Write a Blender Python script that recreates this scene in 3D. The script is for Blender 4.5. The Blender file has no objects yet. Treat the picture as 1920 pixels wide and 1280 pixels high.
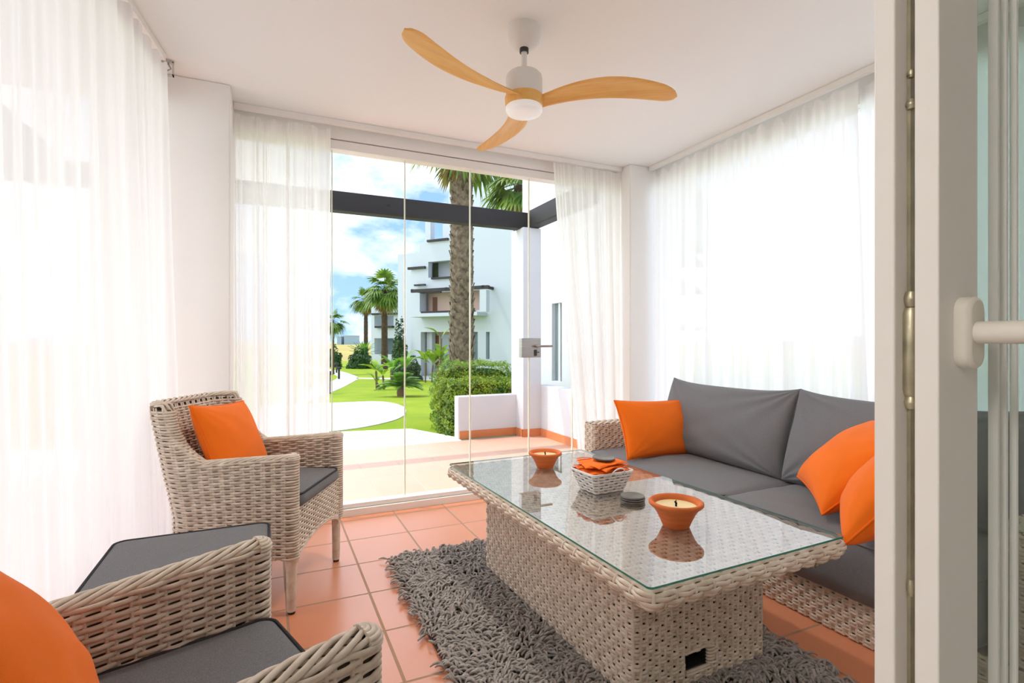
import bpy, math, random
import numpy as np
from mathutils import Vector, Matrix, Euler

C = bpy.context.scene.collection
SC = bpy.context.scene
PI = math.pi
rng = np.random.default_rng(7)
random.seed(7)

# ------------------------------------------------------------------ camera, sky, sun, exposure
YAW = math.radians(24.8)
EYE = 1.12
F = 985.0
cam_d = bpy.data.cameras.new('camera')
cam_d.sensor_width = 36.0
cam_d.lens = F / 1920.0 * 36.0
cam_d.clip_start = 0.02
cam_d.clip_end = 3000
cam = bpy.data.objects.new('camera', cam_d)
C.objects.link(cam)
cam.location = (0, 0, EYE)
cam.rotation_euler = (PI / 2, 0, -YAW)
SC.camera = cam

SC.view_settings.view_transform = 'Standard'
SC.view_settings.look = 'None'
SC.view_settings.gamma = 1.0
SC.view_settings.use_curve_mapping = False
SC.view_settings.exposure = 0.98
SC.cycles.max_bounces = 14
SC.cycles.diffuse_bounces = 7
SC.cycles.transmission_bounces = 10
SC.cycles.transparent_max_bounces = 24
SC.cycles.sample_clamp_indirect = 6.0

world = bpy.data.worlds.new('sky')
SC.world = world
world.use_nodes = True
wn, wl = world.node_tree.nodes, world.node_tree.links
wn.clear()
w_out = wn.new('ShaderNodeOutputWorld')
w_bg = wn.new('ShaderNodeBackground')
w_tc = wn.new('ShaderNodeTexCoord')
w_sep = wn.new('ShaderNodeSeparateXYZ')
wl.new(w_tc.outputs['Generated'], w_sep.inputs[0])
w_ramp = wn.new('ShaderNodeValToRGB')           # clear sky from horizon to zenith
w_ramp.color_ramp.elements[0].position = 0.0
w_ramp.color_ramp.elements[0].color = (0.30, 0.47, 0.78, 1)
w_ramp.color_ramp.elements[1].position = 0.6
w_ramp.color_ramp.elements[1].color = (0.10, 0.24, 0.60, 1)
wl.new(w_sep.outputs['Z'], w_ramp.inputs[0])
w_map = wn.new('ShaderNodeMapping')
w_map.inputs['Scale'].default_value = (1.0, 1.0, 2.0)
w_map.inputs['Location'].default_value = (0.05, 0.42, 0.15)
wl.new(w_tc.outputs['Generated'], w_map.inputs[0])
w_noise = wn.new('ShaderNodeTexNoise')
w_noise.inputs['Scale'].default_value = 3.0
w_noise.inputs['Detail'].default_value = 9.0
w_noise.inputs['Roughness'].default_value = 0.58
wl.new(w_map.outputs[0], w_noise.inputs['Vector'])
w_cr = wn.new('ShaderNodeValToRGB')             # cloud cover
w_cr.color_ramp.elements[0].position = 0.48
w_cr.color_ramp.elements[0].color = (0, 0, 0, 1)
w_cr.color_ramp.elements[1].position = 0.60
w_cr.color_ramp.elements[1].color = (1, 1, 1, 1)
wl.new(w_noise.outputs['Fac'], w_cr.inputs[0])
w_mix = wn.new('ShaderNodeMixRGB')
wl.new(w_cr.outputs[0], w_mix.inputs['Fac'])
wl.new(w_ramp.outputs[0], w_mix.inputs['Color1'])
w_mix.inputs['Color2'].default_value = (0.80, 0.81, 0.83, 1)
# added sky glow to both sides and high in front, brightening the room
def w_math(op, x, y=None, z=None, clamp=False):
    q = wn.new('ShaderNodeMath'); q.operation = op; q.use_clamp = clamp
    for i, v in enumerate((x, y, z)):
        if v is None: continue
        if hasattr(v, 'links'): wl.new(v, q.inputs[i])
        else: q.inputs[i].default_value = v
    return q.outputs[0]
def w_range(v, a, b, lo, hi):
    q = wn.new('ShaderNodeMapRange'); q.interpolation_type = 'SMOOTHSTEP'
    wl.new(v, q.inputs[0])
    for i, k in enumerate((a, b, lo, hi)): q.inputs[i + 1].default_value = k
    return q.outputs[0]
FILL_R, FILL_L, FILL_F = 1.0, 1.0, 2.9
w_lobe = w_math('ADD', w_range(w_sep.outputs['X'], 0.50, 0.80, 0.0, FILL_R), w_range(w_sep.outputs['X'], 0.07, -0.40, 0.0, FILL_L))
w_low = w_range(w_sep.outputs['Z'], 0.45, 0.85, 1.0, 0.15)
w_front = w_math('MULTIPLY', w_range(w_sep.outputs['Z'], 0.36, 0.50, 0.0, FILL_F), w_range(w_sep.outputs['Y'], 0.0, 0.4, 0.0, 1.0))
w_fill = w_math('MULTIPLY', w_math('MAXIMUM', w_lobe, w_front), w_low)
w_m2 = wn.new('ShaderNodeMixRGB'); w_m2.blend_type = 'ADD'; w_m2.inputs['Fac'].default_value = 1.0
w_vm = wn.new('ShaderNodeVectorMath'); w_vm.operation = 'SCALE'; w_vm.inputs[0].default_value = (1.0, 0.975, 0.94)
wl.new(w_fill, w_vm.inputs['Scale'])
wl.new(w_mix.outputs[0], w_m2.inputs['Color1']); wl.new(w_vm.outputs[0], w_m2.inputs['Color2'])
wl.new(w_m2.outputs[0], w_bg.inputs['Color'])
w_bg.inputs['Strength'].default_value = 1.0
wl.new(w_bg.outputs[0], w_out.inputs['Surface'])

sun_d = bpy.data.lights.new('sun', 'SUN')
sun_d.energy = 1.35
sun_d.angle = math.radians(0.6)
sun_d.color = (1.0, 0.95, 0.86)
sun = bpy.data.objects.new('sun', sun_d)
C.objects.link(sun)
SUN_TO = Vector((0.38, -0.28, -0.88)).normalized()      # direction the sunlight travels
sun.rotation_euler = SUN_TO.to_track_quat('-Z', 'Y').to_euler()
sun.location = (-6, 6, 12)

# added fill light behind the camera, for the door frame and near faces
il = bpy.data.lights.new('indoor_fill', 'AREA'); il.shape = 'DISK'; il.size = 0.5; il.energy = 10.5; il.color = (1.0, 0.95, 0.88)
ilo = bpy.data.objects.new('indoor_fill', il); C.objects.link(ilo); ilo.location = (-1.45, -0.22, 2.43)

# ------------------------------------------------------------------ materials
MATS = {}
def nodes_of(m):
    m.use_nodes = True
    return m.node_tree.nodes, m.node_tree.links

def mat(name, col, rough=0.6, spec=0.5, metal=0.0, var=0.0, scale=20.0, bump=0.0, bscale=None, col2=None, stretch=None, emit=None, sheen=0.0, coord='Object', trans=0.0):
    m = bpy.data.materials.new(name)
    n, l = nodes_of(m)
    b = n['Principled BSDF']
    b.inputs['Base Color'].default_value = (*col, 1)
    b.inputs['Roughness'].default_value = rough
    b.inputs['Metallic'].default_value = metal
    b.inputs['Specular IOR Level'].default_value = spec
    if sheen:
        b.inputs['Sheen Weight'].default_value = sheen
    tc = n.new('ShaderNodeTexCoord')
    mp = n.new('ShaderNodeMapping')
    l.new(tc.outputs[coord], mp.inputs[0])
    if stretch:
        mp.inputs['Scale'].default_value = stretch
    if var or col2:
        nz = n.new('ShaderNodeTexNoise')
        nz.inputs['Scale'].default_value = scale
        nz.inputs['Detail'].default_value = 5
        l.new(mp.outputs[0], nz.inputs['Vector'])
        rp = n.new('ShaderNodeValToRGB')
        rp.color_ramp.elements[0].position = 0.3
        rp.color_ramp.elements[1].position = 0.7
        c2 = col2 if col2 else tuple(min(1, c * (1 + var)) for c in col)
        c1 = col if col2 else tuple(c * (1 - var) for c in col)
        rp.color_ramp.elements[0].color = (*c1, 1)
        rp.color_ramp.elements[1].color = (*c2, 1)
        l.new(nz.outputs['Fac'], rp.inputs[0])
        l.new(rp.outputs[0], b.inputs['Base Color'])
    if bump:
        nb = n.new('ShaderNodeTexNoise')
        nb.inputs['Scale'].default_value = bscale or scale * 4
        nb.inputs['Detail'].default_value = 3
        l.new(mp.outputs[0], nb.inputs['Vector'])
        bp = n.new('ShaderNodeBump')
        bp.inputs['Strength'].default_value = bump
        bp.inputs['Distance'].default_value = 0.01
        l.new(nb.outputs['Fac'], bp.inputs['Height'])
        l.new(bp.outputs[0], b.inputs['Normal'])
    if emit:
        b.inputs['Emission Color'].default_value = (*emit[0], 1)
        b.inputs['Emission Strength'].default_value = emit[1]
    if trans:
        b.inputs['Transmission Weight'].default_value = trans
    MATS[name] = m
    return m

def leaf_mat(name, c1, c2, scale=3.0):
    m = bpy.data.materials.new(name)
    n, l = nodes_of(m)
    b = n['Principled BSDF']
    out = n['Material Output']
    b.inputs['Roughness'].default_value = 0.45
    tc = n.new('ShaderNodeTexCoord')
    nz = n.new('ShaderNodeTexNoise'); nz.inputs['Scale'].default_value = scale; nz.inputs['Detail'].default_value = 4
    l.new(tc.outputs['Object'], nz.inputs['Vector'])
    rp = n.new('ShaderNodeValToRGB')
    rp.color_ramp.elements[0].position = 0.35; rp.color_ramp.elements[0].color = (*c1, 1)
    rp.color_ramp.elements[1].position = 0.65; rp.color_ramp.elements[1].color = (*c2, 1)
    l.new(nz.outputs['Fac'], rp.inputs[0]); l.new(rp.outputs[0], b.inputs['Base Color'])
    tr = n.new('ShaderNodeBsdfTranslucent'); l.new(rp.outputs[0], tr.inputs['Color'])
    mx = n.new('ShaderNodeMixShader'); mx.inputs[0].default_value = 0.35
    l.new(b.outputs[0], mx.inputs[1]); l.new(tr.outputs[0], mx.inputs[2]); l.new(mx.outputs[0], out.inputs['Surface'])
    MATS[name] = m
    return m

def glass_mat(name, tint, ior=1.45, rough=0.0, coat=None):
    m = bpy.data.materials.new(name)
    n, l = nodes_of(m)
    n.remove(n['Principled BSDF'])
    out = n['Material Output']
    tr = n.new('ShaderNodeBsdfTransparent'); tr.inputs[0].default_value = (*tint, 1)
    gl = n.new('ShaderNodeBsdfGlossy'); gl.inputs['Roughness'].default_value = rough
    fr = n.new('ShaderNodeFresnel'); fr.inputs['IOR'].default_value = ior
    mx = n.new('ShaderNodeMixShader')
    ge = n.new('ShaderNodeNewGeometry')          # a pane reflects from the side the light meets first
    inv = n.new('ShaderNodeMath'); inv.operation = 'SUBTRACT'; inv.inputs[0].default_value = 1.0; l.new(ge.outputs['Backfacing'], inv.inputs[1])
    ml = n.new('ShaderNodeMath'); ml.operation = 'MULTIPLY'; l.new(fr.outputs[0], ml.inputs[0]); l.new(inv.outputs[0], ml.inputs[1])
    if coat: mx.inputs[0].default_value = coat
    else: l.new(ml.outputs[0], mx.inputs[0])
    l.new(tr.outputs[0], mx.inputs[1]); l.new(gl.outputs[0], mx.inputs[2])
    l.new(mx.outputs[0], out.inputs['Surface'])
    MATS[name] = m
    return m

def sheer_mat(name, col, open_, trans):
    """thin woven cloth: light passes between the threads and through the threads"""
    m = bpy.data.materials.new(name)
    n, l = nodes_of(m)
    n.remove(n['Principled BSDF'])
    out = n['Material Output']
    tp = n.new('ShaderNodeBsdfTransparent')
    df = n.new('ShaderNodeBsdfDiffuse'); df.inputs[0].default_value = (*col, 1)
    tl = n.new('ShaderNodeBsdfTranslucent'); tl.inputs[0].default_value = (*col, 1)
    m1 = n.new('ShaderNodeMixShader'); m1.inputs[0].default_value = trans
    l.new(df.outputs[0], m1.inputs[1]); l.new(tl.outputs[0], m1.inputs[2])
    lw = n.new('ShaderNodeLayerWeight'); lw.inputs['Blend'].default_value = 0.35
    tc = n.new('ShaderNodeTexCoord')
    mp = n.new('ShaderNodeMapping'); mp.inputs['Scale'].default_value = (60, 60, 1.2)
    l.new(tc.outputs['Object'], mp.inputs[0])
    nz = n.new('ShaderNodeTexNoise'); nz.inputs['Scale'].default_value = 1.0; nz.inputs['Detail'].default_value = 3
    l.new(mp.outputs[0], nz.inputs['Vector'])
    ma = n.new('ShaderNodeMath'); ma.operation = 'MULTIPLY_ADD'
    ma.inputs[1].default_value = 0.16; ma.inputs[2].default_value = 1 - open_ - 0.08
    l.new(nz.outputs['Fac'], ma.inputs[0])
    mb = n.new('ShaderNodeMath'); mb.operation = 'MULTIPLY_ADD'; mb.use_clamp = True
    mb.inputs[1].default_value = 0.35
    l.new(lw.outputs['Facing'], mb.inputs[0]); l.new(ma.outputs[0], mb.inputs[2])
    m2 = n.new('ShaderNodeMixShader')
    l.new(mb.outputs[0], m2.inputs[0]); l.new(tp.outputs[0], m2.inputs[1]); l.new(m1.outputs[0], m2.inputs[2])
    l.new(m2.outputs[0], out.inputs['Surface'])
    MATS[name] = m
    return m

def tile_mat(name, pitch, ox, oy, c1, c2, grout, rough, gw):
    m = bpy.data.materials.new(name)
    n, l = nodes_of(m)
    b = n['Principled BSDF']
    tc = n.new('ShaderNodeTexCoord')
    sp = n.new('ShaderNodeSeparateXYZ'); l.new(tc.outputs['Object'], sp.inputs[0])
    def math_(op, a, bval=None, clamp=False):
        q = n.new('ShaderNodeMath'); q.operation = op; q.use_clamp = clamp
        if hasattr(a, 'links'): l.new(a, q.inputs[0])
        else: q.inputs[0].default_value = a
        if bval is not None:
            if hasattr(bval, 'links'): l.new(bval, q.inputs[1])
            else: q.inputs[1].default_value = bval
        return q.outputs[0]
    mins, cells = [], []
    for ax, off in (('X', ox), ('Y', oy)):
        v = math_('DIVIDE', math_('SUBTRACT', sp.outputs[ax], off), pitch)
        fl = math_('FLOOR', v); cells.append(fl)
        fr = math_('SUBTRACT', v, fl)
        d = math_('MINIMUM', fr, math_('SUBTRACT', 1.0, fr))
        mins.append(d)
    d = math_('MINIMUM', mins[0], mins[1])
    g = math_('SUBTRACT', 1.0, math_('DIVIDE', d, gw / pitch), True)
    gr = n.new('ShaderNodeValToRGB'); gr.color_ramp.elements[0].position = 0.0; gr.color_ramp.elements[1].position = 0.35
    l.new(g, gr.inputs[0])
    cb = n.new('ShaderNodeCombineXYZ'); l.new(cells[0], cb.inputs[0]); l.new(cells[1], cb.inputs[1])
    wh = n.new('ShaderNodeTexWhiteNoise'); l.new(cb.outputs[0], wh.inputs['Vector'])
    nz = n.new('ShaderNodeTexNoise'); nz.inputs['Scale'].default_value = 7; nz.inputs['Detail'].default_value = 6
    l.new(tc.outputs['Object'], nz.inputs['Vector'])
    f = math_('ADD', math_('MULTIPLY', wh.outputs['Value'], 0.5), math_('MULTIPLY', nz.outputs['Fac'], 0.5))
    cm = n.new('ShaderNodeMixRGB'); l.new(f, cm.inputs['Fac']); cm.inputs['Color1'].default_value = (*c1, 1); cm.inputs['Color2'].default_value = (*c2, 1)
    cg = n.new('ShaderNodeMixRGB'); l.new(gr.outputs[0], cg.inputs['Fac']); l.new(cm.outputs[0], cg.inputs['Color1']); cg.inputs['Color2'].default_value = (*grout, 1)
    l.new(cg.outputs[0], b.inputs['Base Color'])
    rr = math_('ADD', math_('MULTIPLY', gr.outputs[0], 0.4), math_('ADD', rough - 0.08, math_('MULTIPLY', nz.outputs['Fac'], 0.16)))
    l.new(rr, b.inputs['Roughness'])
    bp = n.new('ShaderNodeBump'); bp.inputs['Strength'].default_value = 0.4; bp.inputs['Distance'].default_value = 0.004
    l.new(math_('SUBTRACT', 1.0, gr.outputs[0]), bp.inputs['Height']); l.new(bp.outputs[0], b.inputs['Normal'])
    MATS[name] = m
    return m

mat('plaster', (0.885, 0.875, 0.855), 0.85, 0.2, bump=0.03, bscale=60)
mat('indoor_tile', (0.52, 0.50, 0.47), 0.4, 0.4)
mat('ceiling_paint', (0.885, 0.89, 0.88), 0.9, 0.1)
mat('white_metal', (0.87, 0.855, 0.83), 0.35, 0.5)
mat('pvc', (0.84, 0.81, 0.765), 0.42, 0.4)
mat('handle_plastic', (0.80, 0.75, 0.67), 0.35, 0.5)
mat('brass', (0.46, 0.42, 0.30), 0.38, 0.5, metal=0.8, var=0.25, scale=30)
mat('steel', (0.40, 0.38, 0.36), 0.32, 0.5, metal=0.9, var=0.12, scale=8, stretch=(1, 1, 30))
mat('dark_steel', (0.06, 0.06, 0.06), 0.4, 0.5, metal=0.5)
mat('gasket', (0.75, 0.76, 0.60), 0.4, 0.4)
mat('black_gap', (0.03, 0.03, 0.03), 0.7, 0.2)
glass_mat('window_glass', (0.97, 0.985, 0.98), 1.42)
glass_mat('door_glass', (0.60, 0.68, 0.63), 1.5)
glass_mat('table_glass', (0.97, 0.985, 0.98), coat=0.52)
mat('glass_edge', (0.03, 0.26, 0.18), 0.15, 0.6)
sheer_mat('sheer', (0.945, 0.94, 0.938), 0.10, 0.42)
sheer_mat('sheer_thin', (0.96, 0.955, 0.94), 0.15, 0.68)
tile_mat('terracotta_floor', 0.3375, 0.405, 2.39, (0.68, 0.255, 0.125), (0.75, 0.31, 0.17), (0.40, 0.24, 0.14), 0.31, 0.006)
tile_mat('terrace_tile', 0.3375, 0.405, 2.39, (0.66, 0.37, 0.25), (0.72, 0.42, 0.30), (0.6, 0.45, 0.36), 0.5, 0.006)
mat('skirting_tile', (0.66, 0.22, 0.08), 0.45, 0.4, var=0.1, scale=6)
mat('rattan', (0.55, 0.455, 0.36), 0.5, 0.35, var=0.24, scale=28, col2=(0.76, 0.665, 0.56))
mat('rattan_pale', (0.60, 0.495, 0.39), 0.5, 0.35, scale=24, col2=(0.80, 0.71, 0.60))
mat('rattan_shade', (0.15, 0.10, 0.07), 0.8, 0.1)  # backing of the weave, shade between strands put into its colour
mat('wicker_shade', (0.33, 0.29, 0.26), 0.8, 0.1)
mat('white_wicker', (0.78, 0.76, 0.74), 0.6, 0.3)
mat('grey_fabric', (0.11, 0.112, 0.118), 0.9, 0.15, scale=420, col2=(0.20, 0.20, 0.208), bump=0.25, bscale=900, sheen=0.15)
mat('sofa_fabric', (0.145, 0.146, 0.155), 0.9, 0.15, scale=420, col2=(0.205, 0.205, 0.215), bump=0.25, bscale=700, sheen=0.15)
mat('grey_piping', (0.05, 0.05, 0.055), 0.9, 0.1)
mat('orange_cotton', (0.86, 0.165, 0.008), 0.85, 0.15, var=0.05, scale=6, bump=0.08, bscale=500, sheen=0.1)
mat('orange_piping', (0.82, 0.15, 0.008), 0.85, 0.15)
mat('napkin', (0.85, 0.17, 0.015), 0.8, 0.2, var=0.12, scale=30)
mat('terracotta', (0.56, 0.125, 0.028), 0.7, 0.25, scale=12, col2=(0.66, 0.18, 0.05), stretch=(1, 1, 6))
mat('wax', (0.80, 0.66, 0.36), 0.45, 0.4)
mat('wick', (0.02, 0.02, 0.02), 0.9, 0.1)
mat('slate', (0.16, 0.16, 0.15), 0.5, 0.4, var=0.2, scale=30)
mat('rug_yarn', (0.30, 0.275, 0.255), 0.95, 0.05, scale=30, col2=(0.48, 0.445, 0.415))
mat('rug_base', (0.12, 0.105, 0.095), 0.95, 0.05)
mat('fan_wood', (0.80, 0.41, 0.10), 0.4, 0.4, scale=3.0, col2=(0.89, 0.53, 0.16), stretch=(2, 22, 10))
mat('fan_white', (0.80, 0.78, 0.75), 0.4, 0.4)
mat('lamp_white', (0.82, 0.81, 0.79), 0.3, 0.5, emit=((1.0, 0.96, 0.92), 0.12))  # faint glow added to go with the fill light under it
mat('chrome', (0.6, 0.6, 0.6), 0.2, 0.5, metal=1.0)
mat('rubber', (0.06, 0.03, 0.02), 0.6, 0.3)
mat('dark_beam', (0.020, 0.018, 0.018), 0.6, 0.3, var=0.3, scale=6, stretch=(1, 8, 8), bump=0.15)
mat('outer_plaster', (0.66, 0.665, 0.68), 0.9, 0.15, bump=0.05, bscale=30)
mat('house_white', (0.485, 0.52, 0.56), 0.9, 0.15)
mat('house_peach', (0.62, 0.45, 0.36), 0.9, 0.1)
mat('wood_door', (0.18, 0.07, 0.03), 0.6, 0.3)
mat('house_glass', (0.20, 0.27, 0.29), 0.15, 0.6)
mat('pale_paving', (0.80, 0.76, 0.72), 0.85, 0.2, var=0.05, scale=3)
mat('grey_paving', (0.62, 0.60, 0.58), 0.85, 0.2, var=0.06, scale=2)
mat('lawn', (0.185, 0.285, 0.010), 0.9, 0.1, scale=0.9, col2=(0.28, 0.345, 0.022), bump=0.5, bscale=40)
mat('dry_field', (0.34, 0.26, 0.10), 0.95, 0.1, scale=0.06, col2=(0.42, 0.36, 0.10))
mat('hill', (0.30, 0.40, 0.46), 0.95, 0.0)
mat('palm_bark', (0.05, 0.033, 0.02), 0.9, 0.1, scale=5, col2=(0.09, 0.065, 0.04))
mat('palm_boot', (0.065, 0.045, 0.029), 0.85, 0.15, scale=9, col2=(0.24, 0.18, 0.125))
leaf_mat('fan_leaf', (0.06, 0.15, 0.015), (0.21, 0.31, 0.03))
leaf_mat('dry_leaf', (0.30, 0.19, 0.05), (0.42, 0.30, 0.10))
leaf_mat('hedge_leaf', (0.07, 0.18, 0.01), (0.30, 0.42, 0.02), 6)
leaf_mat('shrub_leaf', (0.02, 0.07, 0.015), (0.05, 0.13, 0.02), 4)
leaf_mat('banana_leaf', (0.10, 0.26, 0.01), (0.32, 0.44, 0.02), 4)
leaf_mat('cycad_leaf', (0.08, 0.22, 0.02), (0.20, 0.40, 0.03), 4)
mat('stem', (0.16, 0.11, 0.06), 0.8, 0.2)
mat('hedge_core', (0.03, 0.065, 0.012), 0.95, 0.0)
mat('bollard_metal', (0.02, 0.02, 0.02), 0.5, 0.4)

# ------------------------------------------------------------------ mesh helpers
class MB:
    def __init__(self): self.p = []
    def add(self, V, Fc, mi=0):
        self.p.append((np.asarray(V, float).reshape(-1, 3), Fc, mi)); return self
    def box(self, x0, x1, y0, y1, z0, z1, mi=0, M=None):
        V = np.array([[x, y, z] for x in (x0, x1) for y in (y0, y1) for z in (z0, z1)], float)
        if M is not None: V = V @ np.array(M.to_3x3()).T + np.array(M.translation)
        Fc = np.array([[0, 1, 3, 2], [4, 6, 7, 5], [0, 4, 5, 1], [2, 3, 7, 6], [0, 2, 6, 4], [1, 5, 7, 3]])
        return self.add(V, Fc, mi)
    def lathe(self, prof, n=32, center=(0, 0, 0), mi=0, caps=True):
        prof = np.asarray(prof, float)
        a = np.linspace(0, 2 * PI, n, endpoint=False)
        V = np.stack([prof[:, None, 0] * np.cos(a), prof[:, None, 0] * np.sin(a), np.repeat(prof[:, 1:2], n, 1)], -1) + np.array(center)
        m = len(prof)
        i, j = np.meshgrid(np.arange(m - 1), np.arange(n), indexing='ij'); j2 = (j + 1) % n
        Fc = np.stack([i * n + j, i * n + j2, (i + 1) * n + j2, (i + 1) * n + j], -1).reshape(-1, 4)
        self.add(V, Fc, mi)
        if caps:
            if prof[0, 0] > 1e-6: self.add(V[0], np.arange(n)[None, ::-1], mi)
            if prof[-1, 0] > 1e-6: self.add(V[-1], np.arange(n)[None], mi)
        return self
    def grid(self, V, mi=0, close_u=False, close_v=False):
        V = np.asarray(V, float); a, b = V.shape[:2]
        i, j = np.meshgrid(np.arange(a if close_u else a - 1), np.arange(b if close_v else b - 1), indexing='ij')
        i2, j2 = (i + 1) % a, (j + 1) % b
        return self.add(V, np.stack([i * b + j, i2 * b + j, i2 * b + j2, i * b + j2], -1).reshape(-1, 4), mi)
    def tubes(self, P, ra, rb=None, sides=5, N=None, closed=False, mi=0, cap=True, taper=None):
        """P (n,m,3) polylines; ra along normal N, rb across"""
        P = np.asarray(P, float)
        if P.ndim == 2: P = P[None]
        n, m = P.shape[:2]
        rb = ra if rb is None else rb
        if closed: T = np.roll(P, -1, 1) - np.roll(P, 1, 1)
        else: T = np.gradient(P, axis=1)
        T /= np.linalg.norm(T, axis=-1, keepdims=True) + 1e-12
        if N is None:
            ref = np.where(np.abs(T[..., 2:3]) > 0.9, np.array([1., 0, 0]), np.array([0, 0, 1.]))
            N = ref
        N = np.broadcast_to(np.asarray(N, float), P.shape)
        N = N - T * (N * T).sum(-1, keepdims=True)
        N /= np.linalg.norm(N, axis=-1, keepdims=True) + 1e-12
        B = np.cross(T, N)
        a = np.linspace(0, 2 * PI, sides, endpoint=False) + PI / sides
        ra_ = np.broadcast_to(np.asarray(ra, float), (n, m)) if np.ndim(ra) < 3 else ra
        rb_ = np.broadcast_to(np.asarray(rb, float), (n, m))
        V = P[:, :, None] + N[:, :, None] * (np.cos(a) * ra_[..., None])[..., None] + B[:, :, None] * (np.sin(a) * rb_[..., None])[..., None]
        ms = m if closed else m - 1
        k, i, j = np.meshgrid(np.arange(n), np.arange(ms), np.arange(sides), indexing='ij')
        i2, j2 = (i + 1) % m, (j + 1) % sides
        idx = lambda q, w: (k * m + q) * sides + w
        Fc = np.stack([idx(i, j), idx(i, j2), idx(i2, j2), idx(i2, j)], -1).reshape(-1, 4)
        self.add(V, Fc, mi)
        if cap and not closed:
            k = np.arange(n)[:, None]
            self.p.append((V.reshape(-1, 3)[(k * m) * sides + np.arange(sides)].reshape(-1, 3), (np.arange(n * sides).reshape(n, sides))[:, ::-1], mi))
            self.p.append((V.reshape(-1, 3)[(k * m + m - 1) * sides + np.arange(sides)].reshape(-1, 3), np.arange(n * sides).reshape(n, sides), mi))
        return self
    def build(self, name, mats, parent=None, smooth=False, loc=None, rot=None, bevel=0.0, autos=None):
        mats = mats if isinstance(mats, (list, tuple)) else [mats]
        off = 0; Vs, ls, lt, mi = [], [], [], []
        for V, Fc, q in self.p:
            Fc = np.asarray(Fc)
            Vs.append(V); ls.append((Fc + off).reshape(-1)); lt.append(np.full(len(Fc), Fc.shape[1])); mi.append(np.full(len(Fc), q))
            off += len(V)
        V = np.concatenate(Vs); L = np.concatenate(ls).astype(np.int32); T = np.concatenate(lt).astype(np.int32); Mi = np.concatenate(mi).astype(np.int32)
        me = bpy.data.meshes.new(name)
        me.vertices.add(len(V)); me.vertices.foreach_set('co', V.astype(np.float32).ravel())
        me.loops.add(len(L)); me.loops.foreach_set('vertex_index', L)
        me.polygons.add(len(T))
        me.polygons.foreach_set('loop_start', np.concatenate([[0], np.cumsum(T)[:-1]]).astype(np.int32))
        me.polygons.foreach_set('material_index', Mi)
        me.polygons.foreach_set('use_smooth', np.full(len(T), smooth))
        me.update(calc_edges=True); me.validate()
        for q in mats: me.materials.append(MATS[q])
        o = bpy.data.objects.new(name, me); C.objects.link(o)
        if parent is not None: o.parent = parent
        if loc is not None: o.location = loc
        if rot is not None: o.rotation_euler = rot
        if bevel:
            b = o.modifiers.new('bevel', 'BEVEL'); b.width = bevel; b.segments = 3; b.limit_method = 'ANGLE'; b.angle_limit = math.radians(40)
            for p in me.polygons: p.use_smooth = True
            me.set_sharp_from_angle(angle=math.radians(40)) if not smooth else None
        elif smooth and autos:
            me.set_sharp_from_angle(angle=math.radians(autos))
        return o

def tag(o, label, cat, group=None):
    o['label'] = label; o['category'] = cat
    if group: o['group'] = group
    return o
def thing(name, label, cat, loc=(0, 0, 0), rz=0.0, group=None):
    o = bpy.data.objects.new(name, None); C.objects.link(o)
    o.empty_display_size = 0.1
    o.location = loc; o.rotation_euler = (0, 0, rz)
    return tag(o, label, cat, group)
def struct(o):
    o['kind'] = 'structure'; return o
def copy_tree(o, parent=None):
    c = o.copy(); C.objects.link(c); c.parent = parent
    for ch in list(o.children): copy_tree(ch, c)
    return c

FWD = np.array([math.sin(YAW), math.cos(YAW)]); RGT = np.array([math.cos(YAW), -math.sin(YAW)])
def ray(px, d):            # ground point on the sight line through a column of the photo, at a distance along the view
    return FWD * d + RGT * ((px - 960) / F * d)
def gz(x, y):              # the garden slopes down away from the terrace
    d = x * FWD[0] + y * FWD[1]
    return -0.02 - 0.04 * np.clip(d - 7.2, 0, 20)
def ground_at(px, py):
    d = 3.0
    for _ in range(60):
        p = ray(px, d); d = (EYE - float(gz(p[0], p[1]))) * F / (py - 640)
    p = ray(px, d); return (p[0], p[1], float(gz(p[0], p[1])))

def rounded_rect(x0, x1, y0, y1, r, n=6, step=None):
    """closed ccw loop, list of points and outward normals, evenly resampled if step is given"""
    pts, nor = [], []
    for cx, cy, a0 in ((x1 - r, y0 + r, -PI / 2), (x1 - r, y1 - r, 0), (x0 + r, y1 - r, PI / 2), (x0 + r, y0 + r, PI)):
        for k in range(n + 1):
            a = a0 + PI / 2 * k / n
            pts.append((cx + r * math.cos(a), cy + r * math.sin(a))); nor.append((math.cos(a), math.sin(a)))
    pts, nor = np.array(pts), np.array(nor)
    if step:
        q = np.vstack([pts, pts[:1]]); nq = np.vstack([nor, nor[:1]])
        s = np.concatenate([[0], np.cumsum(np.linalg.norm(np.diff(q, axis=0), axis=1))])
        m = max(8, int(round(s[-1] / step / 4)) * 4)
        t = np.linspace(0, s[-1], m, endpoint=False)
        pts = np.stack([np.interp(t, s, q[:, i]) for i in (0, 1)], -1)
        nor = np.stack([np.interp(t, s, nq[:, i]) for i in (0, 1)], -1); nor /= np.linalg.norm(nor, axis=1, keepdims=True)
    return pts, nor

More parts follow.
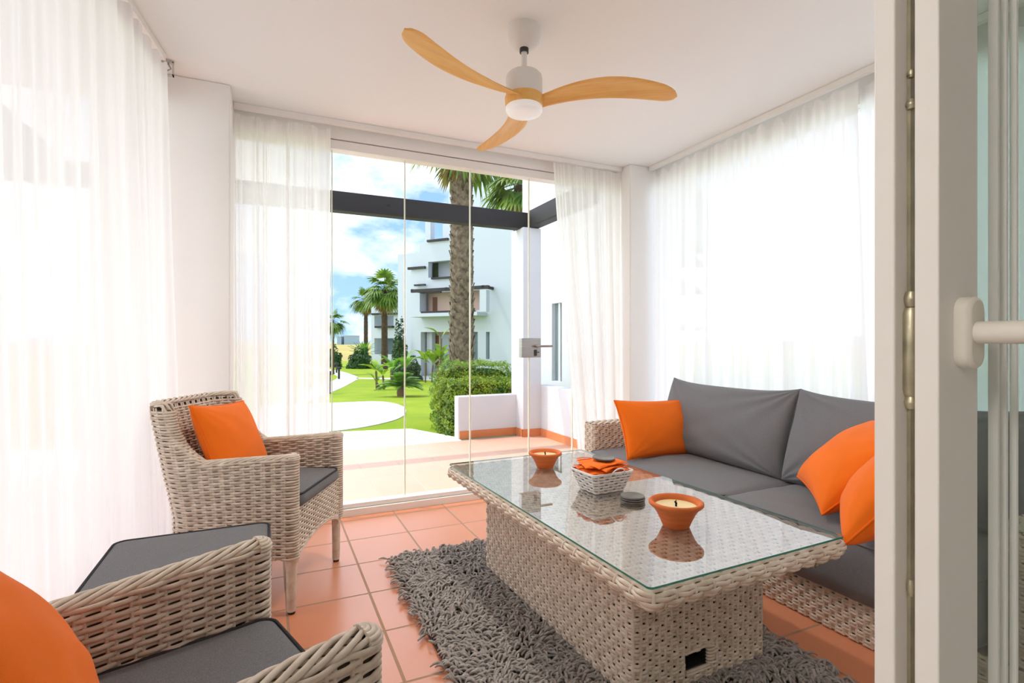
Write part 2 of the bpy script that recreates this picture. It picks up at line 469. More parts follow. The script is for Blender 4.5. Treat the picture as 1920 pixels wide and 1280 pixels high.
def weave_loop(mb, x0, x1, y0, y1, r, z0, z1, stake, pitch, amp, ra, rb, pair=1, stake_r=0.004, dbl=0.0, skip=None, mi=0):
    """basket weave round a rounded box: strands run round it, stakes stand upright"""
    sub = 4
    pts, nor = rounded_rect(x0, x1, y0, y1, r, 8, stake / sub)
    m = len(pts); ns = m // sub; ns -= ns % 2
    # phase so that over/under closes
    ph = np.arange(m) / m * ns * PI
    rows = np.arange(z0 + pitch / 2, z1, pitch)
    P = np.zeros((len(rows), m, 3)); N = np.zeros((len(rows), m, 3))
    for j, z in enumerate(rows):
        o = amp * np.cos(ph + PI * ((j // pair) % 2))
        P[j, :, :2] = pts + nor * o[:, None]
        P[j, :, 2] = z + rng.normal(0, 0.0006, m)
        N[j, :, :2] = nor
    if skip is None:
        mb.tubes(P, ra, rb, 6, N, closed=True, mi=mi)
    else:
        for j, z in enumerate(rows):
            keep = ~skip(P[j])
            if keep.all(): mb.tubes(P[j:j + 1], ra, rb, 6, N[j:j + 1], closed=True, mi=mi)
            else:
                k0 = int(np.where(~keep)[0][0])
                kp, pp, nn = np.roll(keep, -k0), np.roll(P[j], -k0, 0), np.roll(N[j], -k0, 0)
                idx = np.where(kp)[0]
                for run in np.split(idx, np.where(np.diff(idx) > 1)[0] + 1):
                    if len(run) > 2: mb.tubes(pp[run][None], ra, rb, 6, nn[run][None], mi=mi)
    u = (np.arange(ns) + 0.5) / ns * m
    for off in ((0.0,) if not dbl else (-dbl, dbl)):
        t = (u + off / (stake / sub)) % m
        i0 = np.floor(t).astype(int) % m; f = (t - np.floor(t))[:, None]
        p = pts[i0] * (1 - f) + pts[(i0 + 1) % m] * f
        zz = np.array([z0, z1])
        S = np.zeros((len(p), 2, 3)); S[:, :, :2] = p[:, None]; S[:, :, 2] = zz
        NN = np.zeros_like(S); NN[:, :, :2] = nor[i0][:, None]
        if skip is not None:
            zs = np.linspace(z0, z1, 60); good = []
            for i, s in enumerate(S):
                kp = np.where(~skip(np.stack([np.full(60, s[0, 0]), np.full(60, s[0, 1]), zs], -1)))[0]
                if len(kp) == 60: good.append(i); continue
                for run in np.split(kp, np.where(np.diff(kp) > 1)[0] + 1):
                    if len(run) > 1:
                        q = s.copy(); q[0, 2], q[1, 2] = zs[run[0]], zs[run[-1]]
                        mb.tubes(q[None], stake_r * 0.7, stake_r, 5, NN[i:i + 1], mi=mi)
            S, NN = S[good], NN[good]
        mb.tubes(S, stake_r * 0.7, stake_r, 5, NN, mi=mi)

def weave_plane(mb, O, U, Vv, N, lu, lv, stake, pitch, amp, ra, rb, pair=1, lo=None, hi=None, stake_r=0.004, mi=0, dbl=0.0):
    """flat woven panel: strands along U, stakes along Vv; lo(u), hi(u) trim it in v"""
    O, U, Vv, N = [np.asarray(q, float) for q in (O, U, Vv, N)]
    sub = 4; m = int(round(lu / stake)) * sub + 1
    u = np.linspace(0, lu, m)
    for j, v in enumerate(np.arange(pitch / 2, lv, pitch)):
        o = amp * np.cos(u / stake * PI + PI * ((j // pair) % 2))
        P = O + u[:, None] * U + v * Vv + o[:, None] * N
        keep = np.ones(m, bool)
        if lo is not None: keep &= v >= lo(u)
        if hi is not None: keep &= v <= hi(u)
        idx = np.where(keep)[0]
        if len(idx) < 2: continue
        for run in np.split(idx, np.where(np.diff(idx) > 1)[0] + 1):
            if len(run) > 1: mb.tubes(P[run][None], ra, rb, 6, np.broadcast_to(N, (1, len(run), 3)), mi=mi)
    for us in np.arange(stake / 2, lu, stake):
        for off in ((0.0,) if not dbl else (-dbl, dbl)):
            a = lo(np.array([us]))[0] if lo is not None else 0.0
            b = hi(np.array([us]))[0] if hi is not None else lv
            if b - a > 0.01:
                P = np.stack([O + (us + off) * U + a * Vv, O + (us + off) * U + b * Vv])
                mb.tubes(P[None], stake_r * 0.7, stake_r, 5, np.broadcast_to(N, (1, 2, 3)), mi=mi)

def pillow(name, mat_name, pipe_mat, w, h, t, parent=None, seed=0, pinch=0.07, ex=0.42, nu=40, wr=0.009, sag=0.0, pipe=0.0045, peak=0.0):
    """knife edge cushion in the XZ plane, base at z=0, thickness along y, with a piped seam"""
    r = np.random.default_rng(seed)
    u = np.sin(np.linspace(-PI / 2, PI / 2, nu)); g = np.linspace(-1, 1, nu); u = 0.6 * u + 0.4 * g
    U, V = np.meshgrid(u, u, indexing='ij')
    X = U * w / 2 * (1 - pinch * (1 - V ** 2)); Z = V * h / 2 * (1 - pinch * (1 - U ** 2))
    Z = Z + peak * (np.abs(U) ** 4) * np.clip(V, 0, 1)
    bul = np.clip((1 - U ** 2) * (1 - V ** 2), 0, 1) ** ex
    T = t / 2 * bul * (1 - sag * V)
    wrk = np.zeros_like(U)
    for k in range(7):
        a, b, c = r.normal(0, 3.2), r.normal(0, 3.2), r.uniform(0, 6.28)
        wrk += np.sin(a * U + b * V + c) / 7
    edge = np.exp(-6 * (1 - np.maximum(np.abs(U), np.abs(V))))
    for sx in (-1, 1):
        for sz in (-1, 1):
            ang = np.arctan2(V - sz, U - sx); dist = np.hypot(U - sx, V - sz)
            wrk += 0.7 * np.sin(ang * 14 + r.uniform(0, 6)) * np.exp(-dist * 1.9)
    mb = MB()
    for s in (1, -1):
        Y = s * (T + wr * wrk * bul)
        G = np.stack([X, Y, Z + h / 2], -1)
        mb.grid(G if s < 0 else G[::-1])
    o = mb.build(name, mat_name, parent, smooth=True)
    ring = np.concatenate([np.stack([X[:, 0], 0 * u, Z[:, 0]], -1), np.stack([X[-1, :], 0 * u, Z[-1, :]], -1)[1:],
                           np.stack([X[::-1, -1], 0 * u, Z[::-1, -1]], -1)[1:], np.stack([X[0, ::-1], 0 * u, Z[0, ::-1]], -1)[1:-1]])
    ring[:, 2] += h / 2
    MB().tubes(ring, pipe, sides=6, closed=True, N=np.array([0, 1., 0])).build('piping', pipe_mat, o, smooth=True)
    return o

def box_cushion(name, mat_name, pipe_mat, x0, x1, y0, y1, z0, z1, parent, seed=0, crown=0.02, r=0.035, wr=0.004, pipe=0.0045, nu=40, quilt=False):
    """flat box cushion with soft domed top and piping along the upper seam"""
    rr = np.random.default_rng(seed)
    loop, nor = rounded_rect(x0, x1, y0, y1, r, 6, (x1 - x0 + y1 - y0) / nu / 2)
    m = len(loop); cx, cy = (x0 + x1) / 2, (y0 + y1) / 2
    rings = []
    h = z1 - z0
    for f, z, ins in ((0, z0, 0.03), (0, z0 + 0.006, 0.006), (0, z0 + h * 0.3, -0.006), (0, z0 + h * 0.6, -0.007), (0, z1 - 0.010, 0.0), (0, z1 - 0.003, 0.006)):
        q = loop - nor * ins; rings.append(np.column_stack([q, np.full(m, z)]))
    inner = loop - nor * 0.006
    for s in (0.96, 0.9, 0.8, 0.66, 0.5, 0.33, 0.16, 0.02):
        q = np.column_stack([cx + (inner[:, 0] - cx) * s, cy + (inner[:, 1] - cy) * s])
        fx = 1 - ((q[:, 0] - cx) / (x1 - x0) * 2) ** 2; fy = 1 - ((q[:, 1] - cy) / (y1 - y0) * 2) ** 2
        w = np.zeros(m)
        for k in range(6):
            w += np.sin(rr.normal(0, 14) * (q[:, 0] - cx) + rr.normal(0, 14) * (q[:, 1] - cy) + rr.uniform(0, 6)) / 6
        rings.append(np.column_stack([q, z1 - 0.003 + crown * np.clip(fx * fy, 0, 1) ** 0.5 + wr * w * np.clip(fx * fy, 0, 1) ** 0.5]))
    mb = MB(); mb.grid(np.array(rings), close_v=True)
    mb.add(rings[0], np.arange(m)[None, ::-1]); mb.add(rings[-1], np.arange(m)[None])
    o = mb.build(name, mat_name, parent, smooth=True)
    P = np.column_stack([loop - nor * 0.001, np.full(m, z1 - 0.004)])
    MB().tubes(P, pipe, sides=6, closed=True, N=np.array([0, 0, 1.])).build('piping', pipe_mat, o, smooth=True)
    return o

# ================================================================== THE ROOM
X_R, Y_B, H = 2.84, 3.54, 2.5
def wall_x(y): return -0.635 + 0.115 * (y - 2.6)          # the left window line is slightly splayed

b = MB(); b.box(-1.6, 3.1, 0.33, 3.50, -0.12, 0.0); struct(b.build('floor', 'terracotta_floor'))
b = MB(); b.box(-1.5, 3.05, 0.30, 3.66, H, 2.72); struct(b.build('ceiling', 'ceiling_paint'))
b = MB(); b.box(-1.8, 2.2, -3.2, 0.30, -0.14, -0.001); struct(b.build('floor_indoors', 'indoor_tile'))
b = MB(); b.box(-1.8, 2.2, -3.2, 0.299, 2.45, 2.6); struct(b.build('ceiling_indoors', 'ceiling_paint'))
b = MB(); b.box(-1.8, 2.2, -3.3, -3.2, -0.1, 2.6); struct(b.build('wall_back', 'plaster'))
b = MB(); b.box(-1.9, -1.8, -3.3, 0.30, -0.1, 2.6); struct(b.build('wall_indoor_left', 'plaster'))

b = MB(); b.box(2.2, 2.3, -3.3, 0.30, -0.1, 2.6); struct(b.build('wall_indoor_right', 'plaster'))
# wall between the living room and the sun room, with the doorway
b = MB(); b.box(-1.9, -0.5, 0.30, 0.42, -0.1, 2.72); b.box(1.5, 3.05, 0.35, 0.45, -0.1, 2.72); b.box(-0.5, 1.5, 0.33, 0.43, 2.25, 2.72)
struct(b.build('wall_front', 'plaster'))
# corner piers
b = MB(); b.box(-0.80, -0.19, 3.2, 3.62, 0, H); struct(b.build('wall_corner_left', 'plaster', bevel=0.008))
b = MB(); b.box(2.545, 2.95, 3.32, 3.66, 0, H); struct(b.build('wall_corner_right', 'plaster', bevel=0.008))
# head and sill of the folding glass front
b = MB(); b.box(-0.19, 2.545, 3.49, 3.60, 2.405, H); b.box(-0.19, 2.545, 3.50, 3.585, 2.345, 2.40)
struct(b.build('trim_1', 'white_metal'))
b = MB(); b.box(-0.19, 2.545, 3.51, 3.57, 2.398, 2.408); struct(b.build('trim_2', 'black_gap'))
b = MB(); b.box(-0.19, 2.545, 3.485, 3.60, -0.02, 0.045); b.box(-0.19, 2.545, 3.505, 3.58, 0.047, 0.075)
struct(b.build('trim_3', 'white_metal', bevel=0.003))
# frameless glass leaves of the front
xs = [-0.185, 0.37, 0.84, 1.31, 1.78, 2.16, 2.54]
panes = []
for k in range(6):
    p = MB().box(xs[k] + 0.002, xs[k + 1] - 0.002, 3.536, 3.546, 0.078, 2.342).build('window_%d' % (k + 1), 'window_glass')
    struct(p); panes.append(p)
    if k < 5: MB().box(xs[k + 1] - 0.009, xs[k + 1] - 0.0025, 3.533, 3.549, 0.078, 2.342).build('gasket', 'gasket', p)
# lock box with lever across the joint of two leaves
lk = MB().box(1.705, 1.865, 3.515, 3.567, 1.00, 1.145).build('lock_plate', 'steel', panes[4], bevel=0.003)
lv = MB().tubes(np.array([[1.82, 3.515, 1.085], [1.82, 3.475, 1.085], [1.835, 3.466, 1.085], [1.935, 3.466, 1.085]]), 0.009, 0.009, 8).build('lever', 'steel', lk, smooth=True)
MB().box(1.808, 1.828, 3.508, 3.516, 1.012, 1.058).build('keyhole', 'dark_steel', lk)
b = MB(); b.lathe([(0.004, 0), (0.004, 0.006)], 10); b.build('screw', 'dark_steel', lk, loc=(1.842, 3.512, 1.04), rot=(PI / 2, 0, 0))

# left window line: head, sill, posts and panes
def along_left(y, off=0.0): return (wall_x(y) + off, y)
def slab_left(y0, y1, t, z0, z1, mb, off=0.0):
    V = []
    for y in (y0, y1):
        for dx in (-t / 2, t / 2):
            for z in (z0, z1): V.append((wall_x(y) + dx + off, y, z))
    mb.add(V, np.array([[0, 1, 3, 2], [4, 6, 7, 5], [0, 4, 5, 1], [2, 3, 7, 6], [0, 2, 6, 4], [1, 5, 7, 3]]))
b = MB(); slab_left(0.4, 3.2, 0.1, 2.36, H, b); slab_left(0.4, 3.2, 0.1, -0.02, 0.07, b); struct(b.build('trim_4', 'white_metal'))
for k in range(4):
    y0 = 0.42 + k * 0.695
    b = MB(); slab_left(y0, y0 + 0.688, 0.01, 0.07, 2.36, b); struct(b.build('window_%d' % (7 + k), 'window_glass'))
# right window line
b = MB(); b.box(2.80, 2.90, 0.45, 3.32, 2.36, H); b.box(2.80, 2.90, 0.45, 3.32, -0.02, 0.10); struct(b.build('trim_5', 'white_metal'))
for k in range(4):
    y0 = 0.46 + k * 0.715
    b = MB(); b.box(2.845, 2.855, y0, y0 + 0.708, 0.10, 2.36); struct(b.build('window_%d' % (11 + k), 'window_glass'))

# roof slab, its unseen overhang past the windows shaped to keep sun out
b = MB(); b.box(-2.0, 3.15, -3.3, 4.3, 2.722, 2.86); struct(b.build('roof', 'outer_plaster'))

# ------------------------------------------------------------------ door frame and the open door beside the camera
fr = MB()
fr.box(0.5865, 0.64, 0.327, 0.3475, 0.0, 2.25); fr.box(0.64, 0.665, 0.330, 0.3475, 0, 2.25)
fr = struct(fr.build('door_1', 'pvc', bevel=0.002))
MB().box(0.608, 0.634, 0.3235, 0.3268, 0.62, 1.52).build('lock_strip', 'brass', fr)
def keep(z0, z1, r, name='keeper'):
    m = MB(); m.lathe([(0, z0), (r * 0.7, z0), (r, z0 + 0.006), (r, z1 - 0.006), (r * 0.7, z1), (0, z1)], 14, (0.6075, 0.3225, 0), caps=False)
    return m.build(name, 'brass', fr, smooth=True, autos=40)
keep(1.05, 1.063, 0.007); keep(1.063, 1.155, 0.0085); keep(1.156, 1.172, 0.007)
keep(1.362, 1.372, 0.005, 'roller'); keep(1.395, 1.403, 0.004, 'roller'); keep(0.855, 0.872, 0.004, 'roller')

dl = MB()
dl.box(0.5785, 0.648, 0.2835, 0.3045, 0.02, 2.23)                     # stile
dl.box(1.36, 1.42, 0.2835, 0.3045, 0.02, 2.23); dl.box(0.648, 1.36, 0.2835, 0.3045, 2.16, 2.23); dl.box(0.648, 1.36, 0.2835, 0.3045, 0.02, 0.12)
door = struct(dl.build('door_2', 'pvc', bevel=0.0015))
bd = MB()
for k, (a, c, y) in enumerate(((0.648, 0.656, 0.290), (0.656, 0.664, 0.296))):
    bd.box(a, c, y, 0.3040, 0.12, 2.16)
bd.build('glazing_bead', 'white_metal', door, bevel=0.001)
gp = MB().box(0.648, 1.36, 0.2975, 0.3030, 0.12, 2.16).build('glass_pane', 'door_glass', door)
for a, y0, y1 in ((0.700, 0.2892, 0.2974), (0.722, 0.2908, 0.2974), (0.745, 0.2913, 0.2974)): MB().box(a, a + 0.004, y0, y1, 0.12, 2.16).build('reflection_fin', 'white_metal', door)  # thin white fins added for bright lines reflected in the door glass
# handle: rose and round lever
hm = MB()
pts, _ = rounded_rect(-0.0145, 0.0145, -0.035, 0.035, 0.0144, 8)
rings = []
for ins, y in ((0, 0), (0, -0.006), (0.0006, -0.0075), (0.0006, -0.009), (0, -0.0105), (0.0016, -0.0125), (0.004, -0.0132)):
    s = np.array([1 - ins / 0.0145, 1 - ins / 0.035]); q = pts * s
    rings.append(np.column_stack([q[:, 0], np.full(len(q), y), q[:, 1]]))
hm.grid(np.array(rings), close_v=True); hm.add(rings[-1], np.arange(len(pts))[None, ::-1])
hd = hm.build('handle', 'handle_plastic', door, smooth=True, loc=(0.6185, 0.2835, EYE + 0.0085), autos=50)
lm = MB(); lm.tubes(np.array([[0, -0.013, 0], [0, -0.05, 0], [0.004, -0.062, 0], [0.016, -0.068, 0], [0.05, -0.068, 0], [0.125, -0.066, 0]]), 0.0108, 0.0108, 20)
lm.build('lever', 'handle_plastic', hd, smooth=True, autos=60)

# ================================================================== CURTAINS
def curtain(label, A0, A1, B0, B1, z0, z1, folds, amp, seed, group, tabs=0, tabd=0.05, gather=None, cloth='sheer'):
    """A0-A1 the head in plan, B0-B1 the hem"""
    r = np.random.default_rng(seed)
    A0, A1, B0, B1 = [np.array(q, float) for q in (A0, A1, B0, B1)]
    nu, nz = 420, 44
    u = np.linspace(0, 1, nu); v = np.linspace(0, 1, nz) ** 0.8
    U, V = np.meshgrid(u, v, indexing='ij')
    if gather:
        Ug = U.copy()
        for c, s, k in gather: Ug = Ug - k * s * np.tanh((U - c) / s) * (1 - 0.5 * V)
        lo, hi = Ug.min(0), Ug.max(0); Ug = (Ug - lo) / (hi - lo)
    else: Ug = U
    head = A0 + Ug[..., None] * (A1 - A0); hem = B0 + Ug[..., None] * (B1 - B0)
    s = (V ** 1.3)[..., None]
    P = head * (1 - s) + hem * s
    d = (A1 - A0) / np.linalg.norm(A1 - A0); nrm = np.array([-d[1], d[0]])
    ph = 2 * PI * folds * U
    warp = np.zeros_like(U)
    for k in range(6):
        warp += r.normal(0, 0.6) * np.sin(2 * PI * (k + 1) * U + r.uniform(0, 6.28) + 0.5 * r.normal() * V)
    mod = 0.55 + 0.45 * np.sin(2 * PI * U * r.uniform(1.5, 3.5) + r.uniform(0, 6) + 0.5 * V)
    off = np.sin(ph + warp) * mod + 0.35 * np.sin(2.3 * ph + 2 * warp + 1) * (1 - 0.5 * V) + 0.25 * np.sin(0.37 * ph + warp)
    env = 0.30 + 0.70 * np.clip(V * 1.6, 0, 1)
    off = off * amp * env
    top = np.full(nu, z1)
    if tabs: top = z1 - tabd * np.clip(np.sin(PI * np.linspace(0, 1, nu) * tabs), -1, 1) ** 2 * (0.6 + 0.4 * np.sin(np.linspace(0, 9, nu) + seed))
    X = P[..., 0] + nrm[0] * off; Y = P[..., 1] + nrm[1] * off
    Z = top[:, None] + (z0 - top[:, None]) * V
    mb = MB(); mb.grid(np.stack([X, Y, Z], -1))
    o = mb.build('sheer_curtain', cloth, smooth=True)
    tag(o, label, 'curtain', group)
    # header band doubled cloth
    hb = MB(); k = 4
    Zh = np.stack([top + 0.004, top - 0.03, top - 0.062], 1)
    Xh = X[:, [0, 0, 2]] + nrm[0] * 0.004; Yh = Y[:, [0, 0, 2]] + nrm[1] * 0.004
    hb.grid(np.stack([Xh, Yh, Zh], -1)); hb.build('header_band', 'sheer', o, smooth=True)
    return o
GC = 'white sheer curtains'
yl = lambda y, o=0.085: (wall_x(y) + o, y)
curtain('white sheer curtain along the left windows behind the two armchairs', yl(0.50), yl(2.98, 0.145), yl(0.50), yl(3.10, 0.17), 0.015, 2.455, 17, 0.040, 5, GC, tabs=22, tabd=0.03)
curtain('white sheer curtain hanging beside the armchair with its back to the left corner pier', (-0.185, 3.43), (0.345, 3.43), (-0.172, 3.43), (0.335, 3.43), 0.015, 2.44, 7, 0.030, 11, GC, tabs=5, tabd=0.03, cloth='sheer_thin')
curtain('white sheer curtain on the right of the glass front, its edge swept towards the sofa', (1.92, 3.43), (2.545, 3.43), (2.17, 3.43), (2.535, 3.43), 0.015, 2.455, 8, 0.030, 21, GC, cloth='sheer_thin')
curtain('wide white sheer curtain with scalloped tab top behind the sofa cushions', (2.735, 3.29), (2.735, 1.70), (2.735, 3.29), (2.735, 1.62), 0.015, 2.45, 11, 0.032, 33, GC, tabs=15, tabd=0.06, gather=((0.35, 0.05, 0.5), (0.8, 0.08, 0.5)))
curtain('white sheer curtain behind the sofa, the one nearest the door frame', (2.775, 1.72), (2.775, 0.52), (2.78, 1.72), (2.78, 0.52), 0.015, 2.45, 8, 0.026, 41, GC, tabs=10, tabd=0.06)
def track(label, p, q, w=0.03):
    p, q = np.array(p), np.array(q); d = (q - p) / np.linalg.norm(q - p); n = np.array([-d[1], d[0]]) * w / 2
    V = [(*(e + s * n), z) for e in (p, q) for s in (-1, 1) for z in (2.468, H - 0.001)]
    o = MB().add(V, np.array([[0, 1, 3, 2], [4, 6, 7, 5], [0, 4, 5, 1], [2, 3, 7, 6], [0, 2, 6, 4], [1, 5, 7, 3]])).build('curtain_track', 'white_metal')
    tag(o, label, 'curtain rail', 'white ceiling curtain rails')
track('white ceiling rail above the glass front holding two sheer curtains', (-0.185, 3.43), (2.54, 3.43))
track('white ceiling rail above the sofa holding the sheer curtains there', (2.735, 3.31), (2.735, 0.47))
track('white ceiling rail above the curtain behind the armchairs', yl(0.46), yl(2.99, 0.125))
br = MB()
for z in (2.425, 2.487): br.box(-0.025, 0.025, -0.012, 0.012, z, z + 0.005)
br.box(0.02, 0.025, -0.012, 0.012, 2.425, 2.492); br.box(-0.025, -0.02, -0.012, 0.012, 2.46, 2.492)
o = br.build('curtain_bracket', 'chrome', loc=(-0.452, 3.05, 0)); tag(o, 'small chrome bracket at the end of the curtain rail by the left corner pier', 'bracket')
o = MB().tubes(np.array([[-0.01, -0.008, 2.44], [0.012, 0.004, 2.462], [0.0, 0.006, 2.486]]), 0.004, 0.004, 6).build('hook', 'chrome', o)

# ================================================================== CEILING FAN
fan = thing('ceiling_fan', 'white ceiling fan with three curved wooden blades and a round lamp', 'fan', (1.02, 2.08, H))
m = MB(); m.lathe([(0.0, 0), (0.073, 0), (0.074, -0.012), (0.073, -0.045), (0.066, -0.066), (0.046, -0.083), (0.024, -0.09), (0.0, -0.09)], 40, caps=False); m.build('canopy', 'fan_white', fan, smooth=True, autos=40)
m = MB(); m.lathe([(0.02, -0.088), (0.02, -0.108), (0.0, -0.108)], 20, caps=False); m.build('collar', 'dark_steel', fan, smooth=True, autos=40)
m = MB(); m.lathe([(0.013, -0.09), (0.013, -0.205)], 20); m.build('rod', 'fan_white', fan, smooth=True, autos=40)
m = MB(); m.lathe([(0.0, -0.195), (0.045, -0.196), (0.068, -0.201), (0.079, -0.214), (0.081, -0.23), (0.081, -0.300), (0.0, -0.300)], 48, caps=False); m.build('motor_housing', 'fan_white', fan, smooth=True, autos=40)
m = MB(); m.lathe([(0.0, -0.300), (0.082, -0.300), (0.085, -0.308), (0.084, -0.335), (0.078, -0.347), (0.0, -0.347)], 48, caps=False); m.build('hub', 'fan_wood', fan, smooth=True, autos=40)
m = MB(); m.lathe([(0.076, -0.345), (0.081, -0.350), (0.081, -0.364), (0.074, -0.376), (0.055, -0.384), (0.03, -0.388), (0.0, -0.389)], 48, caps=False); m.build('lamp', 'lamp_white', fan, smooth=True)
ll = bpy.data.lights.new('lamp_fill', 'AREA'); ll.shape = 'DISK'; ll.size = 0.13; ll.energy = 7.0; ll.color = (1.0, 0.93, 0.84)  # added fill under the fan lamp, brightening table, rug and chairs
lo_ = bpy.data.objects.new('lamp_fill', ll); C.objects.link(lo_); lo_.location = (1.02, 2.08, H - 0.392)
def blade_mb():
    ns, nw = 46, 14
    s = np.linspace(0, 1, ns)
    R = 0.05 + 0.612 * s
    cy = 0.030 - 0.125 * np.sin(PI * s ** 0.9) * 0.50 + 0.10 * s ** 2.4 * 0.5      # sweep: bulges one way, tip curls back
    half = 0.026 + 0.044 * np.clip(np.sin(PI * (s * 0.76 + 0.02)), 0, 1) ** 1.1
    half *= np.sqrt(np.clip(1 - ((s - 0.88) / 0.12).clip(0) ** 2, 0.0, 1)) ** 0.9 + 0.0
    half = np.maximum(half, 0.0015)
    tilt = math.radians(15) * (1 - 0.5 * s) + math.radians(10) * np.exp(-s * 8)
    w = np.linspace(-1, 1, nw)
    th = 0.0075 * (1 - 0.45 * s)
    top, bot = np.zeros((ns, nw, 3)), np.zeros((ns, nw, 3))
    for i in range(ns):
        yy = half[i] * w
        camb = 0.010 * (1 - w ** 2) * math.sin(PI * min(1, s[i] + 0.1))
        zz = yy * math.tan(tilt[i]) * -1 + camb + 0.016 * math.sin(PI * s[i]) + 0.012 * s[i]
        e = np.sqrt(np.clip(1 - w ** 4, 0, 1))
        top[i] = np.column_stack([np.full(nw, R[i]), cy[i] + yy, zz + th[i] * e]); bot[i] = np.column_stack([np.full(nw, R[i]), cy[i] + yy, zz - th[i] * e])
    loop = np.concatenate([top, bot[:, ::-1]], 1)
    m = MB(); m.grid(loop, close_v=True)
    m.add(loop[0], np.arange(2 * nw)[None]); m.add(loop[-1], np.arange(2 * nw)[None, ::-1])
    return m
for k, a in enumerate((-34, 78, 199)):
    if k == 0: bl0 = blade_mb().build('blade', 'fan_wood', fan, smooth=True, autos=60); bl = bl0
    else: bl = bl0.copy(); C.objects.link(bl); bl.parent = fan
    bl.location = (0, 0, -0.322); bl.rotation_euler = (0, 0, math.radians(a))

# ================================================================== WICKER ARMCHAIRS
HW, RC, XB, XF, TH = 0.262, 0.09, -0.25, 0.25, 0.027
L0 = HW - RC; L1 = L0 + RC * PI / 2; L2 = L1 + (XF - (XB + RC))
def centre_line(a):
    s, q = np.sign(a), np.abs(a)
    x = np.where(q < L0, XB, np.where(q < L1, XB + RC - RC * np.cos((q - L0) / RC), XB + RC + (q - L1)))
    y = np.where(q < L0, q, np.where(q < L1, L0 + RC * np.sin((q - L0) / RC), HW)) * np.where(s == 0, 1, s)
    nx = np.where(q < L0, -1, np.where(q < L1, -np.cos((q - L0) / RC), 0)); ny = np.where(q < L0, 0, np.where(q < L1, np.sin((q - L0) / RC), 1)) * s
    return x, y, nx, ny
Z_ARM, Z_TOP, Z_LOW = 0.640, 0.885, 0.235
def reach(z):             # how far the shell runs forward at a height
    q = np.clip((z - Z_ARM) / (Z_TOP - Z_ARM), 0, 1)
    return np.where(z <= Z_ARM, L2, (L1 - 0.03) + 0.10 * (1 - q) ** 3)
def shell_pt(a, z, off):
    x, y, nx, ny = centre_line(a)
    wb = np.clip((L2 - np.abs(a)) / (L2 - L0), 0, 1) ** 1.5
    wb = np.where(np.abs(a) < L0, 1, wb)
    x = x + nx * off - np.clip(z - 0.40, 0, 1) * 0.25 * wb
    y = y + ny * off
    t = np.clip((np.abs(a) - L1) / (L2 - L1), 0, 1)
    g = np.clip((z - 0.3) / 0.34, 0, 1)
    return np.stack([x, y, z + 0.035 * (t - 1) * g + 0 * x], -1), np.stack([nx, ny, 0 * nx], -1)
def shell_row(z, th, amp=0.0, phase=0.0, stake=0.040, n=None):
    L = float(reach(np.array(z))); n = n or int(round(2 * L / 0.010)) + 1
    a = np.linspace(-L, L, n)
    wv = amp * np.cos(a / stake * PI + phase)
    Po, No = shell_pt(a, z, th + wv)
    Pi, Ni = shell_pt(a[::-1], z, -th + wv[::-1])
    def cap(e):           # half round front end
        out, nn = [], []
        x, y, nx, ny = [float(q) for q in centre_line(np.array(e))]
        tx, ty = (-ny * np.sign(e) * -1, nx * np.sign(e) * -1) if False else (1.0, 0.0)
        if abs(e) < L1:
            tx, ty = ny * np.sign(e), -nx * np.sign(e)
        base, _ = shell_pt(np.array([e]), z, 0.0); base = base[0]
        for f in (0.25, 0.5, 0.75):
            ang = PI * f if e > 0 else PI * (1 - f)
            c, s = math.cos(ang), math.sin(ang)
            out.append(base + th * np.array([nx * c + tx * s, ny * c + ty * s, 0])); nn.append((nx * c + tx * s, ny * c + ty * s, 0))
        return np.array(out), np.array(nn)
    c1, n1 = cap(L); c0, n0 = cap(-L)
    return np.concatenate([Po, c1, Pi, c0]), np.concatenate([No, n1, -Ni, n0])
